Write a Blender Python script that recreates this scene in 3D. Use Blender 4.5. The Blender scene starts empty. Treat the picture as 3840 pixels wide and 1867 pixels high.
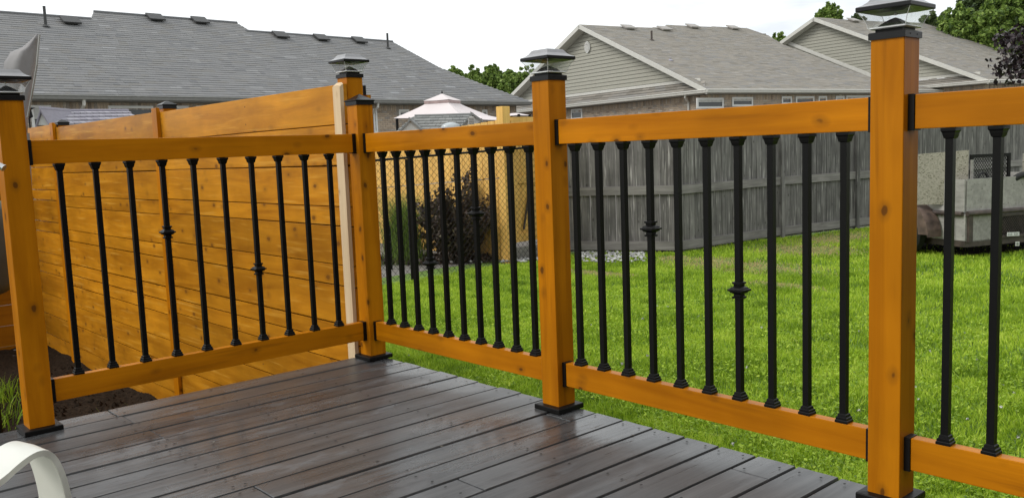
import bpy, bmesh, math, random
import numpy as np
from mathutils import Vector, Matrix
random.seed(7); rng = np.random.default_rng(7)
S = bpy.context.scene
COL = S.collection
# ------------------------------------------------------------------ camera
W, H = 3840, 1867
CAM = np.array([3.69191, -2.32785, 1.00007]); YAW, PITCH, ROLL, F = 2.41641, -.11202, -.03818, 3313.505
_f = np.array([math.cos(YAW)*math.cos(PITCH), math.sin(YAW)*math.cos(PITCH), math.sin(PITCH)])
_r = np.array([math.sin(YAW), -math.cos(YAW), 0.]); _u = np.cross(_r, _f)
_c, _s = math.cos(ROLL), math.sin(ROLL)
RV, UV = _c*_r+_s*_u, -_s*_r+_c*_u
cd = bpy.data.cameras.new("camera"); cam = bpy.data.objects.new("camera", cd); COL.objects.link(cam)
M = Matrix.Identity(4)
for i in range(3):
    M[i][0], M[i][1], M[i][2], M[i][3] = RV[i], UV[i], -_f[i], CAM[i]
cam.matrix_world = M
cd.sensor_width = 36; cd.lens = F/W*36; cd.clip_start = .05; cd.clip_end = 2000
S.camera = cam
# ------------------------------------------------------------------ sky, sun, exposure
SUN_EL, SUN_AZ = math.radians(42), math.radians(247)      # azimuth of the light, measured from +x
w = bpy.data.worlds.new("World"); S.world = w; w.use_nodes = True
nt = w.node_tree; nt.nodes.clear()
def N(nt, t, **k):
    n = nt.nodes.new(t)
    for a, b in k.items():
        if a.startswith('i_'):
            key = a[2:].replace('_', ' ')
            n.inputs[int(key) if key.isdigit() else key].default_value = b
        else: setattr(n, a, b)
    return n
sky = N(nt, 'ShaderNodeTexSky', sky_type='NISHITA', sun_disc=False, sun_elevation=SUN_EL,
        sun_rotation=math.pi/2-SUN_AZ, air_density=1.0, dust_density=2.0)
tc = N(nt, 'ShaderNodeTexCoord')
mp = N(nt, 'ShaderNodeMapping'); mp.inputs['Scale'].default_value = (1.6, 1.6, 5.5); mp.inputs['Location'].default_value = (.35, 1.1, .3)
no = N(nt, 'ShaderNodeTexNoise', i_Scale=1.7, i_Detail=6.0, i_Roughness=.55)
cr = N(nt, 'ShaderNodeValToRGB')
cr.color_ramp.elements[0].position = .30; cr.color_ramp.elements[0].color = (.93, .93, .93, 1)
cr.color_ramp.elements[1].position = .46; cr.color_ramp.elements[1].color = (1, 1, 1, 1)
mx = N(nt, 'ShaderNodeMix', data_type='RGBA'); mx.inputs[7].default_value = (11.0, 11.35, 11.5, 1)
bg = N(nt, 'ShaderNodeBackground', i_Strength=.10); wo = N(nt, 'ShaderNodeOutputWorld')
L = nt.links.new; up = np.array([0, 0, 1.])
_gapdir = _f+RV*(2930-W/2)/F-UV*(20-H/2)/F; _gapdir = _gapdir/np.linalg.norm(_gapdir)
dt = N(nt, 'ShaderNodeVectorMath', operation='DOT_PRODUCT'); dt.inputs[1].default_value = tuple(float(q) for q in _gapdir); L(tc.outputs['Generated'], dt.inputs[0])
mr = N(nt, 'ShaderNodeMapRange'); mr.inputs['From Min'].default_value = .975; mr.inputs['From Max'].default_value = .997; mr.inputs['To Min'].default_value = 0.; mr.inputs['To Max'].default_value = 1.; L(dt.outputs['Value'], mr.inputs['Value'])
n5 = N(nt, 'ShaderNodeTexNoise', i_Scale=2.4, i_Detail=5.0, i_Roughness=.6); L(mp.outputs[0], n5.inputs['Vector'])
r5 = N(nt, 'ShaderNodeMapRange'); r5.inputs['From Min'].default_value = .42; r5.inputs['From Max'].default_value = .60; L(n5.outputs['Fac'], r5.inputs['Value'])
gp = N(nt, 'ShaderNodeMath', operation='MULTIPLY'); L(mr.outputs[0], gp.inputs[0]); L(r5.outputs[0], gp.inputs[1])
mg = N(nt, 'ShaderNodeMix', data_type='RGBA'); mg.inputs[7].default_value = (8.0, 8.5, 9.0, 1); L(gp.outputs[0], mg.inputs[0]); L(mx.outputs[2], mg.inputs[6])
L(tc.outputs['Generated'], mp.inputs[0]); L(mp.outputs[0], no.inputs['Vector']); L(no.outputs['Fac'], cr.inputs[0])
L(cr.outputs[0], mx.inputs[0]); L(sky.outputs[0], mx.inputs[6]); L(mg.outputs[2], bg.inputs[0]); L(bg.outputs[0], wo.inputs[0])
sd = bpy.data.lights.new("sun", 'SUN'); sd.energy = 1.5; sd.angle = math.radians(25); sd.color = (1, .96, .9)
so = bpy.data.objects.new("sun", sd); COL.objects.link(so)
sdir = Vector((math.cos(SUN_EL)*math.cos(SUN_AZ), math.cos(SUN_EL)*math.sin(SUN_AZ), math.sin(SUN_EL)))
so.rotation_euler = sdir.to_track_quat('Z', 'Y').to_euler()
S.view_settings.view_transform = 'Standard'; S.view_settings.look = 'None'
S.view_settings.exposure = 0.15; S.view_settings.gamma = 1.0
# ------------------------------------------------------------------ geometry of the survey (points measured against the place)
def ray(u, v): return _f+RV*(u-W/2)/F-UV*(v-H/2)/F
def at(u, v, t): return CAM+ray(u, v)*t                 # t metres in front of the observer
def pl(u, v, ax, val):
    d = ray(u, v); return CAM+d*((val-CAM[ax])/d[ax])
def hit(u, v, P, n):
    d = ray(u, v); return CAM+d*(((P-CAM)@n)/(d@n))
# ------------------------------------------------------------------ helpers
def link(o, parent=None):
    COL.objects.link(o)
    if parent is not None: o.parent = parent
    return o
def tag(o, label=None, cat=None, group=None, kind=None):
    if label: o['label'] = label
    if cat: o['category'] = cat
    if group: o['group'] = group
    if kind: o['kind'] = kind
    return o
def thing(name, label, cat, loc=(0, 0, 0), rz=0, group=None):
    o = bpy.data.objects.new(name, None); o.empty_display_size = .1
    link(o); o.location = [float(q) for q in loc]; o.rotation_euler = (0, 0, rz)
    return tag(o, label, cat, group)
def copy_tree(o, parent=None):
    c = o.copy(); COL.objects.link(c); c.parent = parent
    for ch in list(o.children): copy_tree(ch, c)
    return c
class MB:
    def __init__(s): s.v = []; s.f = []; s.t = []
    def add(s, vs, fs, tint=.5):
        n = len(s.v); s.v += [tuple(float(q) for q in x) for x in vs]
        s.f += [tuple(i+n for i in f) for f in fs]; s.t += [tint]*len(fs); return s
    def box(s, lo, hi, tint=.5):
        x0, y0, z0 = lo; x1, y1, z1 = hi
        return s.add([(x0,y0,z0),(x1,y0,z0),(x1,y1,z0),(x0,y1,z0),(x0,y0,z1),(x1,y0,z1),(x1,y1,z1),(x0,y1,z1)],
              [(0,3,2,1),(4,5,6,7),(0,1,5,4),(1,2,6,5),(2,3,7,6),(3,0,4,7)], tint)
    def obox(s, o, ex, ey, ez, tint=.5):          # oriented box: corner + three edge vectors
        o, ex, ey, ez = map(np.array, (o, ex, ey, ez))
        vs = [o, o+ex, o+ex+ey, o+ey, o+ez, o+ex+ez, o+ex+ey+ez, o+ey+ez]
        fs = [(0,3,2,1),(4,5,6,7),(0,1,5,4),(1,2,6,5),(2,3,7,6),(3,0,4,7)]
        if np.dot(np.cross(ex, ey), ez) < 0: fs = [f[::-1] for f in fs]
        return s.add(vs, fs, tint)
    def tube(s, pts, rad, n=8, tint=.5, cap=True):
        pts = [Vector([float(q) for q in p]) for p in pts]; rad = rad if hasattr(rad, '__len__') else [rad]*len(pts)
        base = len(s.v); up = Vector((0, 0, 1)); prev = None
        for i, p in enumerate(pts):
            t = (pts[min(i+1, len(pts)-1)]-pts[max(i-1, 0)]).normalized()
            if prev is None:
                a = t.orthogonal().normalized()
                if abs(t.z) > .9: a = (Vector((1, 0, 0))-t*t.x).normalized()
            else: a = (prev-t*prev.dot(t)).normalized()
            prev = a; b = t.cross(a)
            for k in range(n):
                an = 2*math.pi*(k+.5)/n; q = p+(a*math.cos(an)+b*math.sin(an))*rad[i]
                s.v.append((q.x, q.y, q.z))
        for i in range(len(pts)-1):
            for k in range(n):
                a0 = base+i*n+k; a1 = base+i*n+(k+1) % n
                s.f.append((a0, a1, a1+n, a0+n)); s.t.append(tint)
        if cap:
            s.f.append(tuple(base+k for k in range(n))[::-1]); s.f.append(tuple(base+(len(pts)-1)*n+k for k in range(n))); s.t += [tint]*2
        return s
    def prism(s, poly, d, tint=.5):               # planar polygon pushed along vector d
        n = len(poly); poly = [np.array(p) for p in poly]; d = np.array(d)
        vs = poly+[p+d for p in poly]
        return s.add(vs, [tuple(range(n))[::-1], tuple(range(n, 2*n))]+[(i, (i+1) % n, (i+1) % n+n, i+n) for i in range(n)], tint)
    def square_lathe(s, prof, cx=0, cy=0, tint=.5):   # (half width, z) rings, square plan
        b = len(s.v)
        for h, z in prof:
            for sx, sy in ((-1,-1),(1,-1),(1,1),(-1,1)): s.v.append((cx+sx*h, cy+sy*h, z))
        for i in range(len(prof)-1):
            for k in range(4):
                s.f.append((b+4*i+k, b+4*i+(k+1) % 4, b+4*i+4+(k+1) % 4, b+4*i+4+k)); s.t.append(tint)
        s.f.append((b+3, b+2, b+1, b)); e = b+4*(len(prof)-1); s.f.append((e, e+1, e+2, e+3)); s.t += [tint]*2
        return s
    def build(s, name, mat, parent=None, smooth=False, kind=None, bevel=0, attr=False, fixn=False):
        me = bpy.data.meshes.new(name); me.from_pydata(s.v, [], s.f)
        if attr:
            a = me.attributes.new('tint', 'FLOAT', 'FACE'); a.data.foreach_set('value', np.array(s.t, dtype=np.float32))
        if bevel or fixn:
            bm = bmesh.new(); bm.from_mesh(me)
            if fixn: bmesh.ops.recalc_face_normals(bm, faces=bm.faces)
            if bevel: bmesh.ops.bevel(bm, geom=[e for e in bm.edges if len(e.link_faces) == 2 and e.calc_face_angle(0) > .5], offset=bevel, segments=2, profile=.6, affect='EDGES')
            bm.to_mesh(me); bm.free()
        me.materials.append(mat)
        if smooth: me.polygons.foreach_set('use_smooth', [True]*len(me.polygons))
        me.update()
        o = bpy.data.objects.new(name, me); link(o, parent)
        if kind: o['kind'] = kind
        return o
_boxc = {}
def box_obj(name, lo, hi, mat, parent=None, bevel=.0):
    """a box object with its origin at its own centre, sharing mesh data between boxes of one size"""
    lo = np.array(lo, float); hi = np.array(hi, float); c = (lo+hi)/2; h = (hi-lo)/2
    key = (tuple(np.round(h, 4)), mat.name, bevel)
    if key in _boxc:
        o = bpy.data.objects.new(name, _boxc[key]); link(o, parent)
    else:
        o = MB().box(-h, h).build(name, mat, parent, bevel=bevel); _boxc[key] = o.data
    o.location = c.tolist()
    return o
# ------------------------------------------------------------------ materials
def newmat(name):
    m = bpy.data.materials.new(name); m.use_nodes = True; t = m.node_tree
    return m, t, t.nodes['Principled BSDF']
def ramp(t, a, b, p0=0., p1=1., mid=None):
    r = N(t, 'ShaderNodeValToRGB'); e = r.color_ramp.elements
    e[0].position = p0; e[0].color = (*a, 1); e[1].position = p1; e[1].color = (*b, 1)
    if mid: q = e.new(mid[0]); q.color = (*mid[1], 1)
    return r
def coords(t, scale=(1, 1, 1), rnd=True, rot=None):
    c = N(t, 'ShaderNodeTexCoord'); src = c.outputs['Object']
    if rnd:
        oi = N(t, 'ShaderNodeObjectInfo'); mm = N(t, 'ShaderNodeVectorMath', operation='SCALE'); mm.inputs[0].default_value = (13.7, 17.3, 11.9)
        t.links.new(oi.outputs['Random'], mm.inputs['Scale']); ad = N(t, 'ShaderNodeVectorMath', operation='ADD')
        t.links.new(src, ad.inputs[0]); t.links.new(mm.outputs[0], ad.inputs[1]); src = ad.outputs[0]
    m = N(t, 'ShaderNodeMapping'); m.inputs['Scale'].default_value = scale
    if rot: m.inputs['Rotation'].default_value = rot
    t.links.new(src, m.inputs[0])
    return src, m.outputs[0]
def mix(t, fac, a, b, mode='MIX'):
    m = N(t, 'ShaderNodeMix', data_type='RGBA', blend_type=mode)
    for sock, val in ((m.inputs[0], fac), (m.inputs[6], a), (m.inputs[7], b)):
        if hasattr(val, 'is_output'): t.links.new(val, sock)
        else: sock.default_value = val if not isinstance(val, tuple) else (*val, 1) if len(val) == 3 else val
    return m.outputs[2]
def mathn(t, op, a, b=None, c=None):
    m = N(t, 'ShaderNodeMath', operation=op)
    for i, v in enumerate((a, b, c)):
        if v is None: continue
        if hasattr(v, 'is_output'): t.links.new(v, m.inputs[i])
        else: m.inputs[i].default_value = v
    return m.outputs[0]
def bump(t, h, strength, dist, bs):
    b = N(t, 'ShaderNodeBump'); b.inputs['Strength'].default_value = strength; b.inputs['Distance'].default_value = dist
    t.links.new(h, b.inputs['Height']); t.links.new(b.outputs[0], bs.inputs['Normal'])
def wood(name, dark, light, axis, rough=.4, knots=12., knot_d=.13, knot_c=(.10, .035, .006), grain=.6, stretch=1.6, dens=26., blotch=(.72, 1.12), streak=None, spec=.5, vr=.22):
    m, t, b = newmat(name)
    sc = [dens]*3; sc[axis] = stretch
    src, g = coords(t, sc)
    n1 = N(t, 'ShaderNodeTexNoise', i_Scale=1.0, i_Detail=5.0, i_Roughness=.6, i_Distortion=.6); t.links.new(g, n1.inputs['Vector'])
    col = ramp(t, dark, light, .30, .70); t.links.new(n1.outputs['Fac'], col.inputs[0]); c = col.outputs[0]
    n2 = N(t, 'ShaderNodeTexNoise', i_Scale=3.1, i_Detail=3.0); t.links.new(src, n2.inputs['Vector'])
    r2 = ramp(t, (blotch[0],)*3, (blotch[1],)*3, .3, .7); t.links.new(n2.outputs['Fac'], r2.inputs[0])
    c = mix(t, grain, c, mix(t, 1.0, c, r2.outputs[0], 'MULTIPLY'))
    oi = N(t, 'ShaderNodeObjectInfo'); rv = mathn(t, 'MULTIPLY_ADD', oi.outputs['Random'], vr, 1-vr/2)
    hv = N(t, 'ShaderNodeHueSaturation'); t.links.new(rv, hv.inputs['Value']); t.links.new(c, hv.inputs['Color']); c = hv.outputs[0]
    if knots:
        ks = [1.]*3; ks[axis] = .62
        km = N(t, 'ShaderNodeMapping'); km.inputs['Scale'].default_value = ks; t.links.new(src, km.inputs[0])
        nz = N(t, 'ShaderNodeTexNoise', i_Scale=30., i_Detail=2.); t.links.new(km.outputs[0], nz.inputs['Vector'])
        dv = N(t, 'ShaderNodeVectorMath', operation='MULTIPLY_ADD'); dv.inputs[1].default_value = (.012,)*3
        t.links.new(nz.outputs['Color'], dv.inputs[0]); t.links.new(km.outputs[0], dv.inputs[2])
        vo = N(t, 'ShaderNodeTexVoronoi', i_Scale=knots); t.links.new(dv.outputs[0], vo.inputs['Vector'])
        kr = ramp(t, (1, 1, 1), (0, 0, 0), knot_d*.55, knot_d*1.7, (knot_d*.75, (.38, .38, .38))); t.links.new(vo.outputs['Distance'], kr.inputs[0])
        c = mix(t, mathn(t, 'MULTIPLY', kr.outputs[0], .9), c, knot_c)
    if streak:
        s2 = [45.]*3; s2[axis] = 2.2
        m2 = N(t, 'ShaderNodeMapping'); m2.inputs['Scale'].default_value = s2; t.links.new(src, m2.inputs[0])
        n3 = N(t, 'ShaderNodeTexNoise', i_Scale=1., i_Detail=4.); t.links.new(m2.outputs[0], n3.inputs['Vector'])
        r3 = ramp(t, (0, 0, 0), (1, 1, 1), .58, .74); t.links.new(n3.outputs['Fac'], r3.inputs[0]); c = mix(t, mathn(t, 'MULTIPLY', r3.outputs[0], streak[1]), c, streak[0])
    t.links.new(c, b.inputs['Base Color']); b.inputs['Roughness'].default_value = rough; b.inputs['Specular IOR Level'].default_value = spec
    bump(t, n1.outputs['Fac'], .25, .002, b)
    return m
OR_D, OR_L = (.375, .120, .0022), (.53, .188, .0040)
OW = [wood('orange_stain_%d' % a, OR_D, OR_L, a, rough=.34, knot_d=.155, spec=.09, vr=.16, dens=18., stretch=1.1, blotch=(.74, 1.16), streak=((.20, .062, .003), .5)) for a in range(3)]
PK = wood('fence_plank_stain_shine', (.345, .127, .006), (.56, .232, .013), 0, rough=.36, knots=9., knot_d=.15, dens=14., blotch=(.68, 1.2), knot_c=(.16, .06, .01), spec=.12, streak=((.80, .44, .08), .40), vr=.36)  # pale streaks paint golden highlights into the stain colour
PKY = wood('fence_plank_stain_dark', (.24, .078, .004), (.34, .120, .005), 1, rough=.45, knots=9., knot_d=.14, spec=.12)
YW = wood('yellow_fence_stain', (.60, .33, .07), (.78, .48, .13), 2, rough=.6, knots=7., knot_d=.05, blotch=(.85, 1.1))
CREAM = wood('bare_pine', (.66, .47, .28), (.78, .60, .38), 2, rough=.7, knots=10., knot_d=.10, knot_c=(.35, .2, .08), blotch=(.92, 1.05))
GREYW = wood('weathered_grey_wood', (.075, .071, .068), (.21, .20, .19), 2, rough=.85, knots=9., knot_d=.13, knot_c=(.04, .035, .03), dens=30., stretch=1.0, blotch=(.5, 1.25), streak=((.55, .53, .50), .75), vr=.45)
GREYWX = wood('weathered_grey_rail', (.15, .14, .13), (.28, .265, .25), 0, rough=.85, knots=0, dens=20.)
PLY = wood('grey_plywood', (.26, .25, .235), (.40, .385, .36), 0, rough=.8, knots=14., knot_d=.14, knot_c=(.13, .11, .10), dens=16.)
TRIM = wood('concrete_sill', (.2, .19, .17), (.3, .28, .25), 0, rough=.9, knots=0)
def plain(name, col, rough=.5, metal=0., noise=.15, nscale=8., bumpd=0., spec=.5):
    m, t, b = newmat(name); src, g = coords(t)
    n = N(t, 'ShaderNodeTexNoise', i_Scale=nscale, i_Detail=4.); t.links.new(src, n.inputs['Vector'])
    r = ramp(t, tuple(x*(1-noise) for x in col), tuple(min(1, x*(1+noise)) for x in col), .3, .7); t.links.new(n.outputs['Fac'], r.inputs[0])
    t.links.new(r.outputs[0], b.inputs['Base Color']); b.inputs['Roughness'].default_value = rough; b.inputs['Metallic'].default_value = metal
    b.inputs['Specular IOR Level'].default_value = spec
    if bumpd: bump(t, n.outputs['Fac'], .6, bumpd, b)
    return m
BLACK = plain('black_powder_coat', (.0045, .0042, .004), .38, nscale=300., bumpd=.0003, spec=.16)
BLACKP = plain('black_plastic', (.006, .0055, .005), .4, spec=.18)
LAMPM = plain('lamp_metal_sky_sheen', (.26, .26, .27), .30, noise=.06, nscale=30.)  # light grey base paints in the sky's reflection on the lamp roofs
SOLAR = plain('solar_panel', (.22, .22, .23), .12)
WHITE = plain('white_plastic', (.62, .62, .60), .35, noise=.04)
WTRIM = plain('cream_metal_trim', (.52, .51, .47), .45, noise=.06)
GUTA = plain('brown_grey_gutter', (.20, .20, .19), .4, noise=.1)
VENTB = plain('roof_vent_black', (.03, .03, .03), .5)
VENTG = plain('roof_vent_tan', (.30, .28, .26), .6)
PANE = plain('window_pane_dark', (.03, .035, .035), .06)
BLIND = plain('window_blind', (.40, .40, .38), .3)
RUST = plain('rusty_black_steel', (.055, .040, .033), .6, noise=.5, nscale=9.)
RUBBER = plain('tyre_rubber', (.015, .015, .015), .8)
CONC = plain('pale_concrete', (.30, .29, .27), .9, nscale=14., bumpd=.003)
PLATE = plain('plate_white', (.62, .62, .62), .5)
CANV = plain('pink_canopy_cloth', (.62, .56, .555), .8, noise=.05, nscale=2.)
CANV2 = plain('canopy_vent_cloth', (.36, .27, .26), .9)
COVER = plain('grey_umbrella_cover', (.21, .20, .205), .55, noise=.08, nscale=5.)
GRILLC = plain('dark_grill_cover', (.035, .045, .045), .55, noise=.3, nscale=6.)
SHEDR = plain('grey_shed_roof_plastic', (.26, .27, .26), .6, noise=.1)
SHEDW = plain('pale_shed_wall_plastic', (.48, .48, .46), .6, noise=.05)
SLATE = plain('lilac_grey_slate_plastic', (.28, .27, .31), .6, noise=.14)
SOIL = plain('dark_soil', (.021, .014, .009), .95, noise=.6, nscale=40., bumpd=.03, spec=.08)
CHROME = plain('brushed_steel', (.5, .5, .5), .3, metal=1.)
STONE = plain('grey_stone', (.42, .41, .39), .9, noise=.3)
BARK = plain('bark', (.05, .042, .035), .95, noise=.3, nscale=20.)
SCREWM = plain('dark_hole', (.01, .009, .008), .9)
def tinted(name, cols, rough=.85, noise=.2, nscale=20., bumpd=.0, spec=.3, grain=None):
    m, t, b = newmat(name); a = N(t, 'ShaderNodeAttribute', attribute_name='tint')
    r = N(t, 'ShaderNodeValToRGB'); e = r.color_ramp.elements
    e[0].position = 0; e[0].color = (*cols[0], 1); e[1].position = 1; e[1].color = (*cols[-1], 1)
    for i, c in enumerate(cols[1:-1]): q = e.new((i+1)/(len(cols)-1)); q.color = (*c, 1)
    t.links.new(a.outputs['Fac'], r.inputs[0]); src, g = coords(t, rnd=False)
    n = N(t, 'ShaderNodeTexNoise', i_Scale=nscale, i_Detail=4.); t.links.new(src, n.inputs['Vector'])
    r2 = ramp(t, (1-noise,)*3, (1+noise,)*3, .3, .7); t.links.new(n.outputs['Fac'], r2.inputs[0])
    t.links.new(mix(t, 1., r.outputs[0], r2.outputs[0], 'MULTIPLY'), b.inputs['Base Color'])
    b.inputs['Roughness'].default_value = rough; b.inputs['Specular IOR Level'].default_value = spec
    if bumpd: bump(t, n.outputs['Fac'], .5, bumpd, b)
    return m
SHA = tinted('grey_shingle', [(.150, .153, .160), (.178, .178, .180), (.195, .195, .197), (.18, .175, .168), (.27, .275, .285)], nscale=60.)
SHB = tinted('tan_grey_shingle', [(.18, .165, .142), (.245, .225, .195), (.27, .248, .215), (.22, .214, .205), (.33, .305, .27)], nscale=60.)
BRK = tinted('brown_brick', [(.19, .15, .12), (.33, .26, .195), (.43, .345, .26), (.28, .25, .22), (.52, .46, .38)], nscale=30.)
MORT = plain('mortar', (.24, .225, .205), .95)
SIDING = plain('sage_grey_siding', (.32, .312, .262), .7, noise=.08, nscale=12.)
STONES = tinted('river_stone', [(.18, .18, .18), (.32, .32, .31), (.52, .52, .50)])
def deckmat():
    m, t, b = newmat('wet_deck_stain'); src, g = coords(t, (30., .9, 30.))
    n1 = N(t, 'ShaderNodeTexNoise', i_Scale=1., i_Detail=6., i_Roughness=.65, i_Distortion=.8); t.links.new(g, n1.inputs['Vector'])
    r1 = ramp(t, (.033, .035, .037), (.086, .087, .089), .3, .72); t.links.new(n1.outputs['Fac'], r1.inputs[0]); c = r1.outputs[0]
    wc = N(t, 'ShaderNodeTexCoord'); geo = N(t, 'ShaderNodeNewGeometry')
    mw = N(t, 'ShaderNodeMapping'); mw.inputs['Scale'].default_value = (7., 2.6, 7.); t.links.new(geo.outputs['Position'], mw.inputs[0])
    n2 = N(t, 'ShaderNodeTexNoise', i_Scale=1., i_Detail=7., i_Roughness=.68); t.links.new(mw.outputs[0], n2.inputs['Vector'])
    r2 = ramp(t, (0, 0, 0), (1, 1, 1), .55, .63); t.links.new(n2.outputs['Fac'], r2.inputs[0])
    c = mix(t, mathn(t, 'MULTIPLY', r2.outputs[0], .34), c, (.155, .157, .163))
    # cracks and dark specks along the grain
    mc = N(t, 'ShaderNodeMapping'); mc.inputs['Scale'].default_value = (85., 5., 85.); t.links.new(src, mc.inputs[0])
    n3 = N(t, 'ShaderNodeTexNoise', i_Scale=1., i_Detail=4., i_Distortion=.4); t.links.new(mc.outputs[0], n3.inputs['Vector'])
    r3 = ramp(t, (0, 0, 0), (1, 1, 1), .66, .72); t.links.new(n3.outputs['Fac'], r3.inputs[0])
    c = mix(t, mathn(t, 'MULTIPLY', r3.outputs[0], .75), c, (.018, .014, .012))
    oi = N(t, 'ShaderNodeObjectInfo'); hv = N(t, 'ShaderNodeHueSaturation'); t.links.new(mathn(t, 'MULTIPLY_ADD', oi.outputs['Random'], .35, .82), hv.inputs['Value']); t.links.new(c, hv.inputs['Color'])
    t.links.new(hv.outputs[0], b.inputs['Base Color'])
    n4 = N(t, 'ShaderNodeTexNoise', i_Scale=1.5, i_Detail=4.); t.links.new(geo.outputs['Position'], n4.inputs['Vector'])
    rr = ramp(t, (.13,)*3, (.40,)*3, .36, .62); t.links.new(n4.outputs['Fac'], rr.inputs[0])
    ro = mathn(t, 'ADD', rr.outputs[0], mathn(t, 'MULTIPLY', r2.outputs[0], .12)); t.links.new(ro, b.inputs['Roughness'])
    b.inputs['Specular IOR Level'].default_value = .52
    hh = mathn(t, 'SUBTRACT', n1.outputs['Fac'], mathn(t, 'MULTIPLY', r3.outputs[0], .8)); bump(t, hh, .35, .004, b)
    return m
DECK = deckmat()
def glassmat():
    m, t, b = newmat('clear_lamp_glass'); t.nodes.remove(b)
    tr = N(t, 'ShaderNodeBsdfTransparent'); tr.inputs[0].default_value = (.93, .94, .94, 1)
    gl = N(t, 'ShaderNodeBsdfGlossy', i_Roughness=.05); lw = N(t, 'ShaderNodeLayerWeight', i_Blend=.5)
    fr_ = mathn(t, 'MULTIPLY_ADD', mathn(t, 'POWER', lw.outputs['Facing'], 3.5), .45, .05)
    df = N(t, 'ShaderNodeBsdfTranslucent'); df.inputs[0].default_value = (.9, .9, .9, 1)
    src, g = coords(t, (60, 60, 60)); n = N(t, 'ShaderNodeTexNoise', i_Scale=1.); t.links.new(g, n.inputs['Vector'])
    r = ramp(t, (0, 0, 0), (.3,)*3, .5, .8); t.links.new(n.outputs['Fac'], r.inputs[0])
    m1 = N(t, 'ShaderNodeMixShader'); m2 = N(t, 'ShaderNodeMixShader')
    t.links.new(fr_, m1.inputs[0]); t.links.new(tr.outputs[0], m1.inputs[1]); t.links.new(gl.outputs[0], m1.inputs[2])
    t.links.new(mathn(t, 'MAXIMUM', r.outputs[0], .08), m2.inputs[0]); t.links.new(m1.outputs[0], m2.inputs[1]); t.links.new(df.outputs[0], m2.inputs[2])
    t.links.new(m2.outputs[0], t.nodes['Material Output'].inputs[0]); return m
GLASS = glassmat()
CAPM = plain('cap_black_metal', (.009, .009, .0095), .32, noise=.1, spec=.25)
RIM = plain('clear_plastic_rim', (.75, .75, .75), .2)
def osbmat():
    m, t, b = newmat('osb_board'); src, g = coords(t, (1, 1, 1))
    v = N(t, 'ShaderNodeTexVoronoi', i_Scale=60.); v.inputs['Randomness'].default_value = 1; t.links.new(src, v.inputs['Vector'])
    s = N(t, 'ShaderNodeSeparateColor'); t.links.new(v.outputs['Color'], s.inputs[0])
    r = ramp(t, (.13, .12, .08), (.36, .335, .28), 0., 1., (.18, (.27, .255, .205))); t.links.new(s.outputs[0], r.inputs[0])
    t.links.new(r.outputs[0], b.inputs['Base Color']); b.inputs['Roughness'].default_value = .85; return m
OSB = osbmat()
def leafmat(name, cols, rough=.5, trans=.25):
    m, t, b = newmat(name); a = N(t, 'ShaderNodeAttribute', attribute_name='tint')
    r = N(t, 'ShaderNodeValToRGB'); e = r.color_ramp.elements
    e[0].position = 0; e[0].color = (*cols[0], 1); e[1].position = 1; e[1].color = (*cols[-1], 1)
    for i, c in enumerate(cols[1:-1]): q = e.new((i+1)/(len(cols)-1)); q.color = (*c, 1)
    t.links.new(a.outputs['Fac'], r.inputs[0]); t.links.new(r.outputs[0], b.inputs['Base Color']); b.inputs['Roughness'].default_value = rough
    b.inputs['Specular IOR Level'].default_value = .3
    tl = N(t, 'ShaderNodeBsdfTranslucent'); t.links.new(r.outputs[0], tl.inputs[0])
    ms = N(t, 'ShaderNodeMixShader'); ms.inputs[0].default_value = trans
    t.links.new(b.outputs[0], ms.inputs[1]); t.links.new(tl.outputs[0], ms.inputs[2]); t.links.new(ms.outputs[0], t.nodes['Material Output'].inputs[0])
    return m
GRASS = leafmat('lawn_grass', [(.100, .185, .013), (.235, .375, .022), (.38, .545, .038), (.54, .68, .08), (.55, .48, .22), (.50, .36, .19)], trans=.4)
TREE1 = leafmat('green_leaves', [(.055, .095, .025), (.125, .205, .038), (.210, .310, .060), (.33, .43, .11)])
TREE2 = leafmat('dark_leaves', [(.025, .042, .018), (.05, .082, .028), (.085, .125, .04), (.14, .18, .06)])
PURP = leafmat('purple_leaves', [(.010, .007, .009), (.020, .013, .016), (.035, .022, .026), (.06, .045, .05)], rough=.35, trans=.1)
NINE = leafmat('shrub_bronze_leaves', [(.030, .020, .018), (.060, .040, .032), (.10, .075, .05), (.12, .11, .05)], rough=.5, trans=.15)
REED = leafmat('reed_blades', [(.07, .12, .02), (.12, .20, .035), (.19, .28, .055), (.3, .36, .10)])
def quads(name, V, nper, tint, mat, parent=None, kind=None):
    """V: (n, nper, 3) array of polygons"""
    n = len(V); me = bpy.data.meshes.new(name)
    me.vertices.add(n*nper); me.vertices.foreach_set('co', V.reshape(-1).astype(np.float32))
    me.loops.add(n*nper); me.loops.foreach_set('vertex_index', np.arange(n*nper, dtype=np.int32))
    me.polygons.add(n); me.polygons.foreach_set('loop_start', (np.arange(n)*nper).astype(np.int32))
    me.attributes.new('tint', 'FLOAT', 'FACE').data.foreach_set('value', tint.astype(np.float32))
    me.materials.append(mat); me.update(calc_edges=True)
    o = bpy.data.objects.new(name, me); link(o, parent)
    if kind: o['kind'] = kind
    return o
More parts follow.
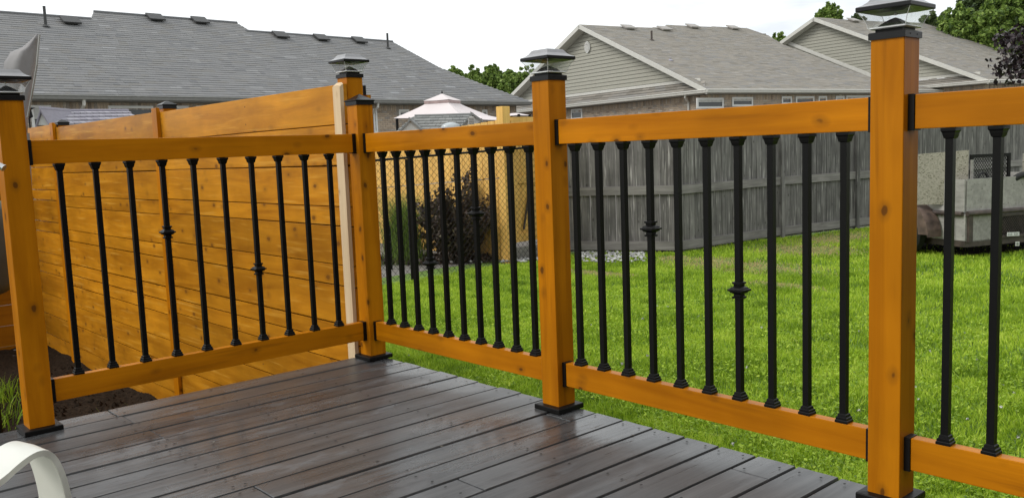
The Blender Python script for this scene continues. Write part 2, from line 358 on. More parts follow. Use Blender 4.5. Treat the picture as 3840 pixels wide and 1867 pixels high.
# ------------------------------------------------------------------ GROUND
GZ = -.75
def gz(x, y):
    """lawn height; a little lower in the narrow bed between deck and privacy fence"""
    y = np.asarray(y, float); x = np.asarray(x, float)
    a = np.clip((.25-y)/.4, 0, 1)*np.clip((.4-x)/.4, 0, 1)
    far = np.clip((y-15)/20, 0, 1)
    return GZ-.10*a+.012*np.sin(x*1.9+y*1.1)+.010*np.sin(y*2.7-x*.8)
def grid(name, xs, ys, zf, mat):
    X, Y = np.meshgrid(xs, ys); Z = zf(X, Y); V = np.stack([X, Y, Z], -1).reshape(-1, 3); nx = len(xs)
    F_ = [(j*nx+i, j*nx+i+1, (j+1)*nx+i+1, (j+1)*nx+i) for j in range(len(ys)-1) for i in range(nx-1)]
    me = bpy.data.meshes.new(name); me.from_pydata(V.tolist(), [], F_); me.materials.append(mat)
    me.polygons.foreach_set('use_smooth', [True]*len(F_)); o = bpy.data.objects.new(name, me); link(o); o['kind'] = 'structure'; return o
def soilgrass():
    m, t, b = newmat('lawn_ground'); geo = N(t, 'ShaderNodeNewGeometry')
    n = N(t, 'ShaderNodeTexNoise', i_Scale=9., i_Detail=8., i_Roughness=.7); t.links.new(geo.outputs['Position'], n.inputs['Vector'])
    r = ramp(t, (.05, .085, .015), (.15, .26, .03), .35, .65); t.links.new(n.outputs['Fac'], r.inputs[0])
    # unseen ground beyond the fences, made neutral grey to cut green bounce light
    sx = N(t, 'ShaderNodeSeparateXYZ'); t.links.new(geo.outputs['Position'], sx.inputs[0])
    gf_ = mathn(t, 'GREATER_THAN', mathn(t, 'MULTIPLY_ADD', sx.outputs[0], -1., -7.0), mathn(t, 'MULTIPLY', mathn(t, 'MAXIMUM', mathn(t, 'SUBTRACT', sx.outputs[1], 8.), 0.), -.42))
    r9 = ramp(t, (.13, .12, .105), (.22, .205, .185), .35, .65); t.links.new(n.outputs['Fac'], r9.inputs[0])
    t.links.new(mix(t, gf_, r.outputs[0], r9.outputs[0]), b.inputs['Base Color']); b.inputs['Roughness'].default_value = .95; bump(t, n.outputs['Fac'], .8, .03, b); return m
xs = np.concatenate([[-600, -200, -80, -40, -20], np.arange(-12, 10.01, .25), [20, 60, 200, 600]])
ys = np.concatenate([[-600, -200, -60, -20, -8], np.arange(-6, 18.01, .25), [25, 40, 80, 200, 600]])
grid('lawn_ground', xs, ys, gz, soilgrass())
def dirt_z(X, Y):
    return gz(X, Y)+.012+.035*np.abs(np.sin(X*7.3+np.sin(Y*9)*1.4)*np.sin(Y*8.1+X*3.3))+.05*np.clip(1-np.abs(X+1.9)/1.6, 0, 1)*np.clip(1-np.abs(Y+.6)/.8, 0, 1)
grid('dirt_bed', np.arange(-6.4, -.10, .06), np.arange(-3.6, .03, .06), dirt_z, SOIL)
# loose clods in the bed
mb = MB()
for i in range(1500):
    x = random.uniform(-5, -.2); y = random.uniform(-2.6, -.08); z = float(dirt_z(np.array(x), np.array(y))); r = random.uniform(.006, .036)
    a = [np.array([random.gauss(0, 1) for _ in range(3)]) for _ in range(6)]
    c = np.array([x, y, z]); d = [c+np.array(v)*r*random.uniform(.7, 1.2) for v in ((1,0,0),(0,1,0),(-1,0,0),(0,-1,0),(0,0,1),(0,0,-1))]
    mb.add(d, [(0,1,4),(1,2,4),(2,3,4),(3,0,4),(1,0,5),(2,1,5),(3,2,5),(0,3,5)])
tag(mb.build('soil_clods', SOIL, kind='stuff'), 'loose dark soil clods in the bed beside the deck', 'soil')
# paving slabs under the planks of the side fences
for k in range(5):
    o = box_obj('concrete_slab', (-6.35+k*.62, -.13 if k else -3.2, -.90), (-5.75+k*.62, -.045, -.835), CONC, bevel=.006); tag(o, kind='structure')
# ------------------------------------------------------------------ where the trailer stands
def unit(a): return a/np.linalg.norm(a)
zc = np.array([0, 0, 1.])
TC = pl(3620, 972, 2, GZ); TC = at(3620, 700, float((TC-CAM)@_f)*1.0); dT = float((at(3620, 700, 1)-CAM)@_f); depT = float((TC-CAM)@_f)
# side recedes to the left, end recedes to the right; directions from the pipe rail
pc = at(3620, 803, depT); zp = pc[2]; pL = pl(3446, 792, 2, zp); pR = pl(3840, 786, 2, zp)
dL_ = unit(np.array([pL[0]-pc[0], pL[1]-pc[1], 0])); dR_ = unit(np.array([pR[0]-pc[0], pR[1]-pc[1], 0]))
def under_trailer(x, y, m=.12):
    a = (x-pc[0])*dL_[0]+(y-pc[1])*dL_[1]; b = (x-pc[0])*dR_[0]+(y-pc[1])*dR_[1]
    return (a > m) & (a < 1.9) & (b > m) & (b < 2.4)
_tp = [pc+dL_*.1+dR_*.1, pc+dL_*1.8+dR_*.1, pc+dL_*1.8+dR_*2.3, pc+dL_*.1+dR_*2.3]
tag(MB().add([(p_[0], p_[1], GZ+.028) for p_ in _tp], [(0, 1, 2, 3)]).build('trailer_shade_soil', SOIL), kind='structure')  # bare ground, its dark colour painting in the shade beneath the trailer
# ------------------------------------------------------------------ GRASS
def blades(name, x, y, z, hgt, wid, tint, parent=None, mat=None, lean=.5, kind=None):
    n = len(x); a = rng.uniform(0, 2*np.pi, n); la = rng.uniform(0, 2*np.pi, n); ln = rng.uniform(.05, lean, n)*hgt
    dx, dy = np.cos(a)*wid/2, np.sin(a)*wid/2; lx, ly = np.cos(la)*ln, np.sin(la)*ln
    V = np.zeros((n, 2, 4, 3), np.float32)
    def P_(sx, fr, hh): return np.stack([x+dx*sx+lx*fr, y+dy*sx+ly*fr, z+hgt*hh], -1)
    V[:, 0, 0] = P_(-1, 0, -.1); V[:, 0, 1] = P_(1, 0, -.1); V[:, 0, 2] = P_(.85, .35, .55); V[:, 0, 3] = P_(-.85, .35, .55)
    V[:, 1, 0] = P_(-.85, .35, .55); V[:, 1, 1] = P_(.85, .35, .55); V[:, 1, 2] = P_(.12, 1, .95); V[:, 1, 3] = P_(-.12, 1, .95)
    return V.reshape(-1, 4, 3), np.repeat(tint, 2)
def fbm(x, y, s=1.):
    r = 0; a = 1.
    for k, (p, q) in enumerate(((1.1, .7), (-.9, 1.3), (1.9, -1.7), (2.9, 2.3), (-4.3, 3.1), (6.1, 5.3))):
        r = r+a*np.sin((p*x+q*y)*s*1.7+k*1.3)*np.cos((q*x-p*y)*s*1.3+k*2.1); a *= .75
    return r/1.9
def brown(x, y):
    b = np.zeros_like(x)
    for (cx, cy, rx, ry) in ((-4.6, 6.6, 1.0, .3), (-3.4, 8.2, 1.6, .8), (-4.6, 8.3, .5, .4), (-3.6, 10.3, 1.2, .9), (-4.0, 12.0, .8, 1.4), (-2.0, 7.0, .7, .3), (.9, 1.05, .35, .10), (1.5, 1.6, .25, .1)):
        b = np.maximum(b, 1-((x-cx)/rx)**2-((y-cy)/ry)**2)
    return np.clip(b, 0, 1)
VV, TT = [], []
def lawn(x0, x1, y0, y1, dens, hs, ws, clover=0.):
    n = int((x1-x0)*(y1-y0)*dens); x = rng.uniform(x0, x1, n); y = rng.uniform(y0, y1, n)
    # the far bed of shrubs and the fences bound the lawn on the left
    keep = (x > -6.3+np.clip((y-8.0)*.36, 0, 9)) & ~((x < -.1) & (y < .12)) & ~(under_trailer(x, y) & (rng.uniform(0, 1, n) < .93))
    x, y = x[keep], y[keep]; n = len(x)
    p = fbm(x, y, 1.3); q = fbm(x+7, y-3, 5.)
    b = brown(x, y); isb = rng.uniform(0, 1, n) < b*1.15
    t = np.clip(.33+.17*p+.12*q+.07*fbm(x*1.0-4, y*1.0+2, 11.)+rng.normal(0, .15, n), 0.02, .62)
    t = np.where(isb, rng.uniform(.72, 1., n), t)
    h = rng.uniform(.6, 1.25, n)*hs*(1+.35*np.clip(q, -.7, 1))*np.where(isb, .45, 1.)
    V, T = blades('', x, y, gz(x, y), h, rng.uniform(.7, 1.3, n)*ws, t, lean=.9)
    VV.append(V); TT.append(T)
lawn(-3.2, 6.5, .10, 2.2, 9500, .046, .0058)
lawn(-6.4, 7.0, 2.2, 4.6, 5600, .044, .0068)
lawn(-6.4, 6.5, 4.6, 8.0, 2900, .044, .0085)
lawn(-6.4, 5.5, 8.0, 14.2, 1500, .046, .0125)
# ground-hugging broad leaves (clover, plantain)
def broad(x0, x1, y0, y1, dens, r0, r1):
    n = int((x1-x0)*(y1-y0)*dens); x = rng.uniform(x0, x1, n); y = rng.uniform(y0, y1, n); q = fbm(x*1.0, y*1.0, 2.4); k = (q > -.25) & ~((x < -.1) & (y < .12)); x, y = x[k], y[k]; n = len(x)
    r = rng.uniform(r0, r1, n); a = rng.uniform(0, 6.28, n); z = gz(x, y)+rng.uniform(.012, .05, n)
    V = np.zeros((n, 4, 3)); tx, ty = rng.normal(0, .45, n), rng.normal(0, .45, n)
    for i, (ra, da) in enumerate(((1.2, 0), (.62, 1.35), (1.0, 3.14), (.62, -1.35))):
        px, py = np.cos(a+da)*r*ra, np.sin(a+da)*r*ra
        V[:, i] = np.stack([x+px, y+py, z+px*tx+py*ty], -1)
    VV.append(V); TT.append(np.clip(rng.normal(.30, .13, n)+.06*fbm(x, y, 3.), 0, .6))
broad(-1.5, 6.5, .12, 2.6, 2600, .007, .015)
broad(-3.5, 7.0, 2.6, 6.0, 900, .008, .018)
for (x0, x1, y0, y1, nt_) in ((-3, 6, .3, 3.2, 60), (-6, 6, 3.2, 9, 90)):
    for k in range(nt_):
        cx_, cy_ = rng.uniform(x0, x1), rng.uniform(y0, y1)
        if cx_ < -6+max(0, cy_-8)*.36: continue
        n = int(rng.integers(90, 260)); x = rng.normal(cx_, rng.uniform(.05, .16), n); y = rng.normal(cy_, rng.uniform(.04, .12), n); k_ = ~((x < -.1) & (y < .12)) & (y > .09); x, y = x[k_], y[k_]; n = len(x)
        V, T = blades('', x, y, gz(x, y), rng.uniform(.04, .085, n), rng.uniform(.005, .009, n), np.clip(rng.normal(rng.uniform(.05, .4), .08, n), 0, .6), lean=1.1); VV.append(V); TT.append(T)
# longer fringe along the deck edge
n = 5200; x = rng.uniform(-.2, 6.2, n); y = .085+np.abs(rng.normal(0, .05, n))
V, T = blades('', x, y, gz(x, y), rng.uniform(.05, .13, n), rng.uniform(.004, .007, n), np.clip(rng.normal(.4, .13, n), 0, .7), lean=.9); VV.append(V); TT.append(T)
tag(quads('lawn_grass', np.concatenate(VV), 4, np.concatenate(TT), GRASS, kind='stuff'), 'bright green grass and clover of the back lawn beyond the deck', 'grass')
# rough tufts by the dirt bed at far left
x = np.concatenate([rng.normal(cx, .16, 700) for cx in (-3.2, -2.7, -2.9, -3.6, -4.2, -3.9)]); y = np.concatenate([rng.normal(cy, .14, 700) for cy in (-1.5, -1.75, -1.95, -1.2, -1.0, -1.6)])
V, T = blades('', x, y, gz(x, y)+.03, rng.uniform(.06, .19, len(x)), rng.uniform(.004, .008, len(x)), np.clip(rng.normal(.16, .14, len(x)), 0, .75), lean=1.3)
x = rng.uniform(-3.0, -.15, 260); y = rng.uniform(-2.4, -.1, 260)
V2, T2 = blades('', x, y, gz(x, y)+.04, rng.uniform(.03, .09, len(x)), rng.uniform(.003, .006, len(x)), np.clip(rng.normal(.4, .14, len(x)), 0, .9), lean=1.3)
tag(quads('weed_tufts', np.concatenate([V, V2]), 4, np.concatenate([T, T2]), GRASS, kind='stuff'), 'long untidy grass tufts growing by the dirt bed left of the deck', 'grass')
# white clover heads and scraps of litter in the lawn
V = []
for i in range(150):
    x = random.uniform(-3, 6); y = random.uniform(.3, 5.5); z = float(gz(x, y))+.055
    for k in range(5):
        r = .006; V.append([[x+random.gauss(0, r), y+random.gauss(0, r), z+random.gauss(0, r)] for _ in range(4)])
tag(quads('clover_heads', np.array(V), 4, np.full(len(V), .9), STONES, kind='stuff'), 'tiny white clover flowers scattered through the lawn', 'flowers')
# river stones along the fences
V = MB()
for i in range(520):
    s = random.random()*.86
    if s < .62: p = pl(random.uniform(2170, 2420), random.triangular(952, 990, 958), 2, GZ)[:2]
    elif s < .8: p = pl(random.uniform(1880, 2090), random.uniform(975, 992), 2, GZ)[:2]
    else: p = pl(random.uniform(1440, 1880), random.uniform(965, 1000), 2, GZ)[:2]
    r = random.uniform(.015, .04); c = np.array([p[0], p[1], float(gz(p[0], p[1]))+r*.6+.02])
    d = [c+np.array(v)*r*random.uniform(.7, 1.2) for v in ((1,0,0),(0,1,0),(-1,0,0),(0,-1,0),(0,0,.7),(0,0,-.7))]
    V.add(d, [(0,1,4),(1,2,4),(2,3,4),(3,0,4),(1,0,5),(2,1,5),(3,2,5),(0,3,5)], random.random())
tag(V.build('river_stones', STONES, kind='stuff', attr=True), 'pale river stones strewn along the foot of the far fences', 'stones')
# ------------------------------------------------------------------ DECK
deck = tag(bpy.data.objects.new('deck', None), kind='structure'); link(deck)
BX, BP = .1942, .13986; YE = .0531
seams = {-1: [-1.225], -2: [-1.24], 1: [-1.215], 7: [-1.20], 10: [-.73], 14: [-.10], 8: [-.085], 4: [-2.4], 12: [-1.95], 17: [-1.2], 20: [-2.2]}
screws = MB()
for i in range(-2, 42):
    x0 = BX+i*BP+.0050; x1 = BX+(i+1)*BP-.0050
    y_end = YE+random.uniform(-.006, .004)
    cuts = [y_end]+[c for c in seams.get(i, ([-1.22-1.2*(i % 2)] if i > 14 else []))]+[-4.3]
    for a, b_ in zip(cuts[:-1], cuts[1:]):
        dz = random.uniform(-.0018, .0018); tw = random.uniform(-.0015, .0015)
        h = np.array([(x1-x0)/2, (a-b_)/2-.0012, .0175])
        m = MB(); c = [-h, h]
        # board with a shallow crown: two extra lines along it
        xs_ = [-h[0], -h[0]*.972, 0, h[0]*.972, h[0]]; cup = random.uniform(-.0012, .0014); zs_ = [h[2]-.0055, h[2], h[2]+cup, h[2], h[2]-.0055]
        vs = [];  n = 5
        for yy in (-h[1], -h[1]+.003, h[1]-.003, h[1]):
            dd = -.002 if abs(yy) == h[1] else 0
            vs += [(xx, yy, zz+dd) for xx, zz in zip(xs_, zs_)]
        fs = [(r*n+k, r*n+k+1, (r+1)*n+k+1, (r+1)*n+k) for r in range(3) for k in range(4)]
        nb = len(vs); vs += [(-h[0], -h[1], -h[2]), (h[0], -h[1], -h[2]), (h[0], h[1], -h[2]), (-h[0], h[1], -h[2])]
        fs += [(nb, 0+0, 5, 10, 15, nb+3)[::-1][::-1], (nb+1, nb+2, 19, 14, 9, 4), (nb, nb+1, 4, 3, 2, 1, 0), (nb+3, 15, 16, 17, 18, 19, nb+2), (nb, nb+3, nb+2, nb+1)]
        m.add(vs, fs); o = m.build('deck_board', DECK, deck, fixn=True)
        o.location = ((x0+x1)/2, (a+b_)/2, -.0185+dz); o.rotation_euler = (0, tw, random.uniform(-.0007, .0007))
    for jy in (.005, -.085, -.40, -.81, -1.21, -1.25, -1.62, -2.03, -2.44):
        if jy in (-.085,) and i not in (14, 8, 2): continue
        for fx in (.22, .78):
            if random.random() < .12: continue
            sx, sy = x0+(x1-x0)*fx+random.uniform(-.006, .006), jy+random.uniform(-.01, .01)
            pts = [(sx+.0042*math.cos(k*math.pi/3), sy+.0055*math.sin(k*math.pi/3), .0035) for k in range(6)]
            screws.add(pts, [tuple(range(6))])
screws.build('screw_heads', SCREWM, deck, kind='stuff')
db = MB()
for i in range(170):
    x, y = random.uniform(-.05, 4.), random.uniform(-2.4, .03); r = random.choice((.0012, .0018, .003, .0045)); a_ = random.uniform(0, 3)
    db.add([(x+r*math.cos(a_+k*1.57)*(1.6 if k % 2 else .7), y+r*math.sin(a_+k*1.57)*(1.6 if k % 2 else .7), .0035+.001*(k % 2)) for k in range(4)], [(0, 1, 2, 3)], random.random())
tag(db.build('deck_litter', tinted('litter', [(.03, .025, .02), (.10, .08, .05), (.30, .28, .24)]), kind='stuff', attr=True), 'tiny bits of dirt and leaf scattered on the deck boards', 'litter')
box_obj('rim_joist', (-.06, -4.25, -.26), (-.02, .0, -.037), PKY, deck); box_obj('rim_joist', (-.06, .002, -.26), (6.0, .040, -.037), PKY, deck)
for k in range(6): box_obj('deck_leg', (.1+k*1.15, -.13, -.95), (.19+k*1.15, -.04, -.037), PKY, deck)
for jy in (-.40, -.81, -1.22, -1.62, -2.03, -2.44, -2.85, -3.3, -3.8): box_obj('joist', (-.019, jy-.02, -.24), (5.95, jy+.02, -.0375), PKY, deck)
hw = thing('added_shade_house', 'brick house wall that the deck is attached to, outside the right edge of the photo', 'house', (6.0, -2, GZ))  # unseen house, added to shade the right-hand faces of the posts
box_obj('wall', (.03, -4.5, -.2), (5.0, 9.0, 4.2), plain('house_brick', (.17, .12, .09), .9, noise=.3, nscale=20.), hw)
MB().prism([(-.4, -4.9, 4.2), (-.4, 9.4, 4.2), (2.6, 9.4, 6.0), (2.6, -4.9, 6.0)], (0, 0, .12)).build('roof', SHA, hw, fixn=True)
MB().prism([(5.6, -4.9, 4.2), (5.6, 9.4, 4.2), (2.6, 9.4, 6.0), (2.6, -4.9, 6.0)], (0, 0, .12)).build('roof', SHA, hw, fixn=True)
dr0 = box_obj('patio_door', (-.01, -1.2, GZ*-1), (.028, .7, 2.85), WHITE, hw); box_obj('pane', (-.02, -.82, -.9), (-.012+.012, .82, .9), PANE, dr0)
# ------------------------------------------------------------------ POSTS, CAPS, LAMPS
P2x, P3x, P4x, P0y = 1.3049, 2.6078, 3.93, -1.512
hp = .0445
def post(x, y, ztop, label, skirt=True, cap=None, zbot=0., name='railing_post'):
    t = thing(name, label, 'post', (x, y, zbot))
    o = box_obj('post_body', (-hp, -hp, 0), (hp, hp, ztop-zbot), OW[2], t, bevel=.003)
    if skirt:
        m = MB().square_lathe([(.066, .0008), (.067, .004), (.067, .017), (.0655, .0205), (hp+.0012, .0225)]); m.build('base_skirt', BLACKP, t)
    if cap == 'pyramid':
        m = MB().square_lathe([(.0475, ztop-zbot-.018), (.0495, ztop-zbot-.018), (.0495, ztop-zbot-.001), (.054, ztop-zbot+.002), (.054, ztop-zbot+.005), (.030, ztop-zbot+.017), (.003, ztop-zbot+.034), (.0005, ztop-zbot+.035)])
        m.build('pyramid_cap', LAMPM if 0 else CAPM, t)
    return t

post(0, 0, 1.256, 'corner railing post of the deck with a plain black pyramid cap', cap='pyramid')
post(P2x, 0, 1.256, 'middle orange railing post, between the two spans that face the lawn')
post(P3x, 0, 1.256, 'closest orange railing post, tallest in the photo, at the right')
post(0, P0y, 1.256, 'orange railing post at the left edge, in front of the grey umbrella cover')
def lamp(x, y, z, label):
    t = thing('solar_post_lamp', label, 'lamp', (x, y, z), group='solar lamps on top of the posts')
    MB().square_lathe([(.0475, -.012), (.049, -.012), (.049, .004), (.047, .0065), (.038, .007)]).build('collar', CAPM, t)
    MB().square_lathe([(.036, .0072), (.036, .014)]).build('riser', BLACKP, t)
    MB().square_lathe([(.044, .0142), (.049, .0165), (.047, .0195), (.036, .022)]).build('glass_rim', RIM, t)
    MB().square_lathe([(.033, .022), (.024, .030), (.010, .040), (.002, .044)]).build('light_cone', BLACKP, t)
    pr_ = [(.0495, .018), (.0510, .026), (.0545, .036), (.0600, .047), (.0665, .057), (.069, .0605)]
    gl = MB()
    for k in range(4):
        c, s = [(1, 0), (0, 1), (-1, 0), (0, -1)][k]
        vs = []
        for (r, z_) in pr_:
            for e in (-1, 1):
                px, py = r, e*r; vs.append((px*c-py*s, px*s+py*c, z_))
        gl.add(vs, [(2*i, 2*i+1, 2*i+3, 2*i+2) for i in range(len(pr_)-1)])
    gl.build('glass_shade', GLASS, t)
    for sx, sy in ((1, 1), (1, -1), (-1, 1), (-1, -1)):
        MB().tube([(sx*r, sy*r, z_) for r, z_ in pr_], .0009, 5).build('shade_edge', RIM, t)
    MB().square_lathe([(.040, .056), (.066, .0605), (.0715, .0612), (.0725, .064), (.0725, .0715), (.0715, .0735)]).build('roof_slab', CAPM, t)
    MB().square_lathe([(.0712, .0736), (.060, .0785), (.050, .0865), (.043, .097), (.041, .099)]).build('roof_top', LAMPM, t)
    MB().square_lathe([(.039, .0992), (.0385, .1004)]).build('solar_panel', SOLAR, t)
    MB().tube([(0, 0, .050), (0, 0, .057)], .0035, 8).build('led', RIM, t)
    for sx, sy in ((.0492, -.02), (.0492, .02)):
        MB().tube([(sx-.001, sy, -.003), (sx+.0007, sy, -.003)], .0022, 8).build('screw', BLACKP, t)
    return t
lamp(P2x, 0, 1.259, 'clear glass solar lamp on the middle railing post, below the gable peak')
lamp(P3x, 0, 1.259, 'largest solar lamp, its roof cut off by the top of the photo')
lamp(0, P0y, 1.259, 'solar lamp cut by the left edge beside the grey umbrella cover')
# tall fence post behind the corner post
TPX, TPY, TPZ = -.1347, .0368, 1.388
post(TPX, TPY, TPZ, 'taller orange post ending the plank fence, just behind the corner railing post', skirt=False, zbot=-.95, name='fence_end_post')
lamp(TPX, TPY, TPZ+.003, 'smallest solar lamp, on the tall fence post behind the pyramid cap')
# ------------------------------------------------------------------ RAILINGS
ZT, ZB, RH, HR = 1.1014, .1897, .0885, .0178
def bal_master():
    b = MB().box((-.0095, -.0095, 0), (.0095, .0095, ZT-RH-ZB)).build('baluster', BLACK, None)
    Ht = ZT-RH-ZB
    MB().square_lathe([(.0185, .0005), (.0185, .007), (.0165, .009), (.0165, .015), (.0135, .017), (.0125, .024), (.0100, .026)]).build('bottom_shoe', BLACK, b)
    MB().square_lathe([(.0100, Ht-.028), (.0125, Ht-.026), (.0150, Ht-.017), (.0155, Ht-.013), (.0185, Ht-.008), (.0185, Ht-.0005)]).build('top_shoe', BLACK, b)
    return b
def knuckle(parent, z):
    MB().square_lathe([(.0098, z-.0265), (.0155, z-.0258), (.0160, z-.0205), (.0122, z-.0185), (.0118, z-.0125), (.0200, z-.0075), (.0215, z-.0040), (.0262, z-.0025), (.0262, z+.0025),
                       (.0215, z+.0040), (.0200, z+.0075), (.0118, z+.0125), (.0122, z+.0185), (.0160, z+.0205), (.0155, z+.0258), (.0098, z+.0265)]).build('knuckle', BLACK, parent)
bal0 = bal_master(); first = [True]
def railing(label, x0, x1, bx, kn, rz=0, loc=(0, 0, 0)):
    """rails run along local x from x0 to x1 (post faces)"""
    t = thing('railing', label, 'railing', loc, rz, group='railing sections between the deck posts'); B = .0175
    for nm, z1 in (('top_rail', ZT), ('bottom_rail', ZB)):
        box_obj(nm, (x0+B, -HR, z1-RH), (x1-B, HR, z1), OW[0], t, bevel=.0022)
        for xa, xb in ((x0+.0005, x0+B-.0005), (x1-B+.0005, x1-.0005)):
            box_obj('bracket', (xa, -HR-.0035, z1-RH-.004), (xb, HR+.0035, z1+.0015), BLACKP, t, bevel=.001)
    for i, x in enumerate(bx):
        if first[0]: b = bal0; b.parent = t; first[0] = False
        else: b = copy_tree(bal0, t)
        b.location = (x, 0, ZB); b.rotation_euler = (0, 0, random.uniform(-.05, .05))
        b_k = kn.get(i)
        if b_k: knuckles.append((b, b_k-ZB))
knuckles = []
railing('railing span right of the corner post, in front of the chain link fence', hp, P2x-hp, [.173+.1124*i for i in range(10)], {3: .509, 6: .741})
railing('railing span in the middle right, in front of the weathered grey fence', P2x+hp, P3x-hp, [1.431+.1155*i for i in range(10)], {3: .716, 6: .539})
railing('railing span cut by the right edge, in front of the wooden trailer', P3x+hp, P4x-hp, [2.753+.1125*i for i in range(10)], {3: .539, 6: .716})
railing('railing span on the left, in front of the orange plank fence', P0y*-1*-1+hp, -hp, [-1.357+.1303*i for i in range(10)], {3: .713, 6: .513}, rz=math.pi/2)
for b, z in knuckles: knuckle(b, z)
post(P4x, 0, 1.256, 'orange railing post beyond the right edge of the photo', cap='pyramid')
# ------------------------------------------------------------------ PRIVACY FENCE (left), planks run along x
FT = 1.345
pf = thing('privacy_fence', 'tall orange stained plank fence with wide and narrow boards left of the deck corner', 'fence', (-3.3, 0, -.95))
def planks(xa, xb, joints, yb=-.0285, yt=-.0085):
    for z1, z0 in zip(joints[:-1], joints[1:]):
        g = .0035+random.uniform(0, .0035); dy = random.uniform(-.002, .002)
        o = box_obj('plank', (xa+3.3, yb+dy, z0+g+.95), (xb+3.3, yt+dy, z1-g*.3+.95), PK, pf, bevel=.0015)
        o.rotation_euler = (random.uniform(-.006, .006), random.uniform(-.0012, .0012), 0)
        if z0 > -.8: box_obj('back_plank', (xa+3.3, .105, z0-.05+.95), (xb+3.3, .125, z1-.052+.95), PK, pf)
jR = [FT+.002, 1.151, .949, .746, .649, .451, .343, .139, .045, -.057, -.26, -.46, -.66, -.86]
jM = [FT+.008, 1.147, .941, .735, .636, .427, .326, .115, .012, -.088, -.275, -.455, -.66, -.86]
jL = [FT+.042, 1.205, .999, .784, .685, .479, .378, .171, .069, -.033, -.245, -.451, -.66, -.86]
planks(-2.535, -.0905, jR); planks(-5.085, -2.545, jM); planks(-6.42, -5.095, jL)
for bx_ in (-2.54, -5.09):
    box_obj('batten', (bx_-.045+3.3, -.056, .02), (bx_+.045+3.3, -.031, FT+.95+(.03 if bx_ > -4 else .05)), OW[2], pf, bevel=.002)
for px_ in (-2.57, -5.13):
    box_obj('fence_post', (px_-hp+3.3, .006, 0), (px_+hp+3.3, .095, FT+.95+.040), OW[2], pf, bevel=.002)
    MB().square_lathe([(.05, FT+.977), (.048, FT+.997), (.053, FT+1.0), (.053, FT+1.006), (.028, FT+1.020), (.001, FT+1.033)], px_+3.3, .0505).build('post_cap', CAPM, pf)
# plank ends seen edge on, and the bare board nailed over them
cb = MB().prism([(-.158, -.0505, -.95), (-.0905, -.0505, -.95), (-.0905, -.0505, FT-.012), (-.1015, -.0505, FT-.004), (-.147, -.0505, FT-.004), (-.158, -.0505, FT-.012)], (0, .0205, 0)).build('trim_board', CREAM, pf, bevel=.001, fixn=True)
for v_ in cb.data.vertices:                       # sloped cut across the top
    if v_.co.z > FT-.02 and v_.co.y > -.04: v_.co.z += .014
cb.location = (3.3, 0, .95); cb['label'] = 'bare unstained pine board at the fence end'
nl = MB()
for xx, jj in ((-.16, jR), (-1.17, jR), (-2.47, jR), (-2.62, jM), (-3.8, jM), (-5.02, jM), (-5.16, jL)):
    for z1, z0 in zip(jj[:-1], jj[1:]):
        for f_ in ((.25, .75) if z1-z0 > .15 else (.5,)):
            cx_, cz_ = xx+random.uniform(-.012, .012), z0+(z1-z0)*f_+random.uniform(-.006, .006)
            nl.add([(cx_+3.3+.0042*math.cos(k*math.pi/3), -.0318, cz_+.95+.0042*math.sin(k*math.pi/3)) for k in range(6)], [tuple(range(6))[::-1]])
nl.build('nail_heads', SCREWM, pf, kind='stuff')
# side fence, planks run along y
sf = thing('side_fence', 'darker orange plank fence behind the leftmost post, meeting the long fence at a corner', 'fence', (-6.44, -2, -.95))
for k in range(11):
    z1 = FT+.95-.03-k*.2125
    box_obj('plank', (-.012, -2.2, z1-.2085), (.010, 1.975, z1), PKY, sf, bevel=.0015)
for k in range(3): box_obj('fence_post', (-.11, -2.0+k*1.7, 0), (-.02, -1.91+k*1.7, FT+.95+.06), OW[2], sf)
# black steel post just right of the tall post
p = at(1364, 322, 4.95)
t = thing('steel_fence_post', 'short dark steel post peeking up right of the tall orange fence post', 'post', (p[0], p[1], GZ-.1))
MB().tube([(0, 0, 0), (0, 0, p[2]-GZ+.1)], .012, 10).build('post_tube', BLACKP, t)
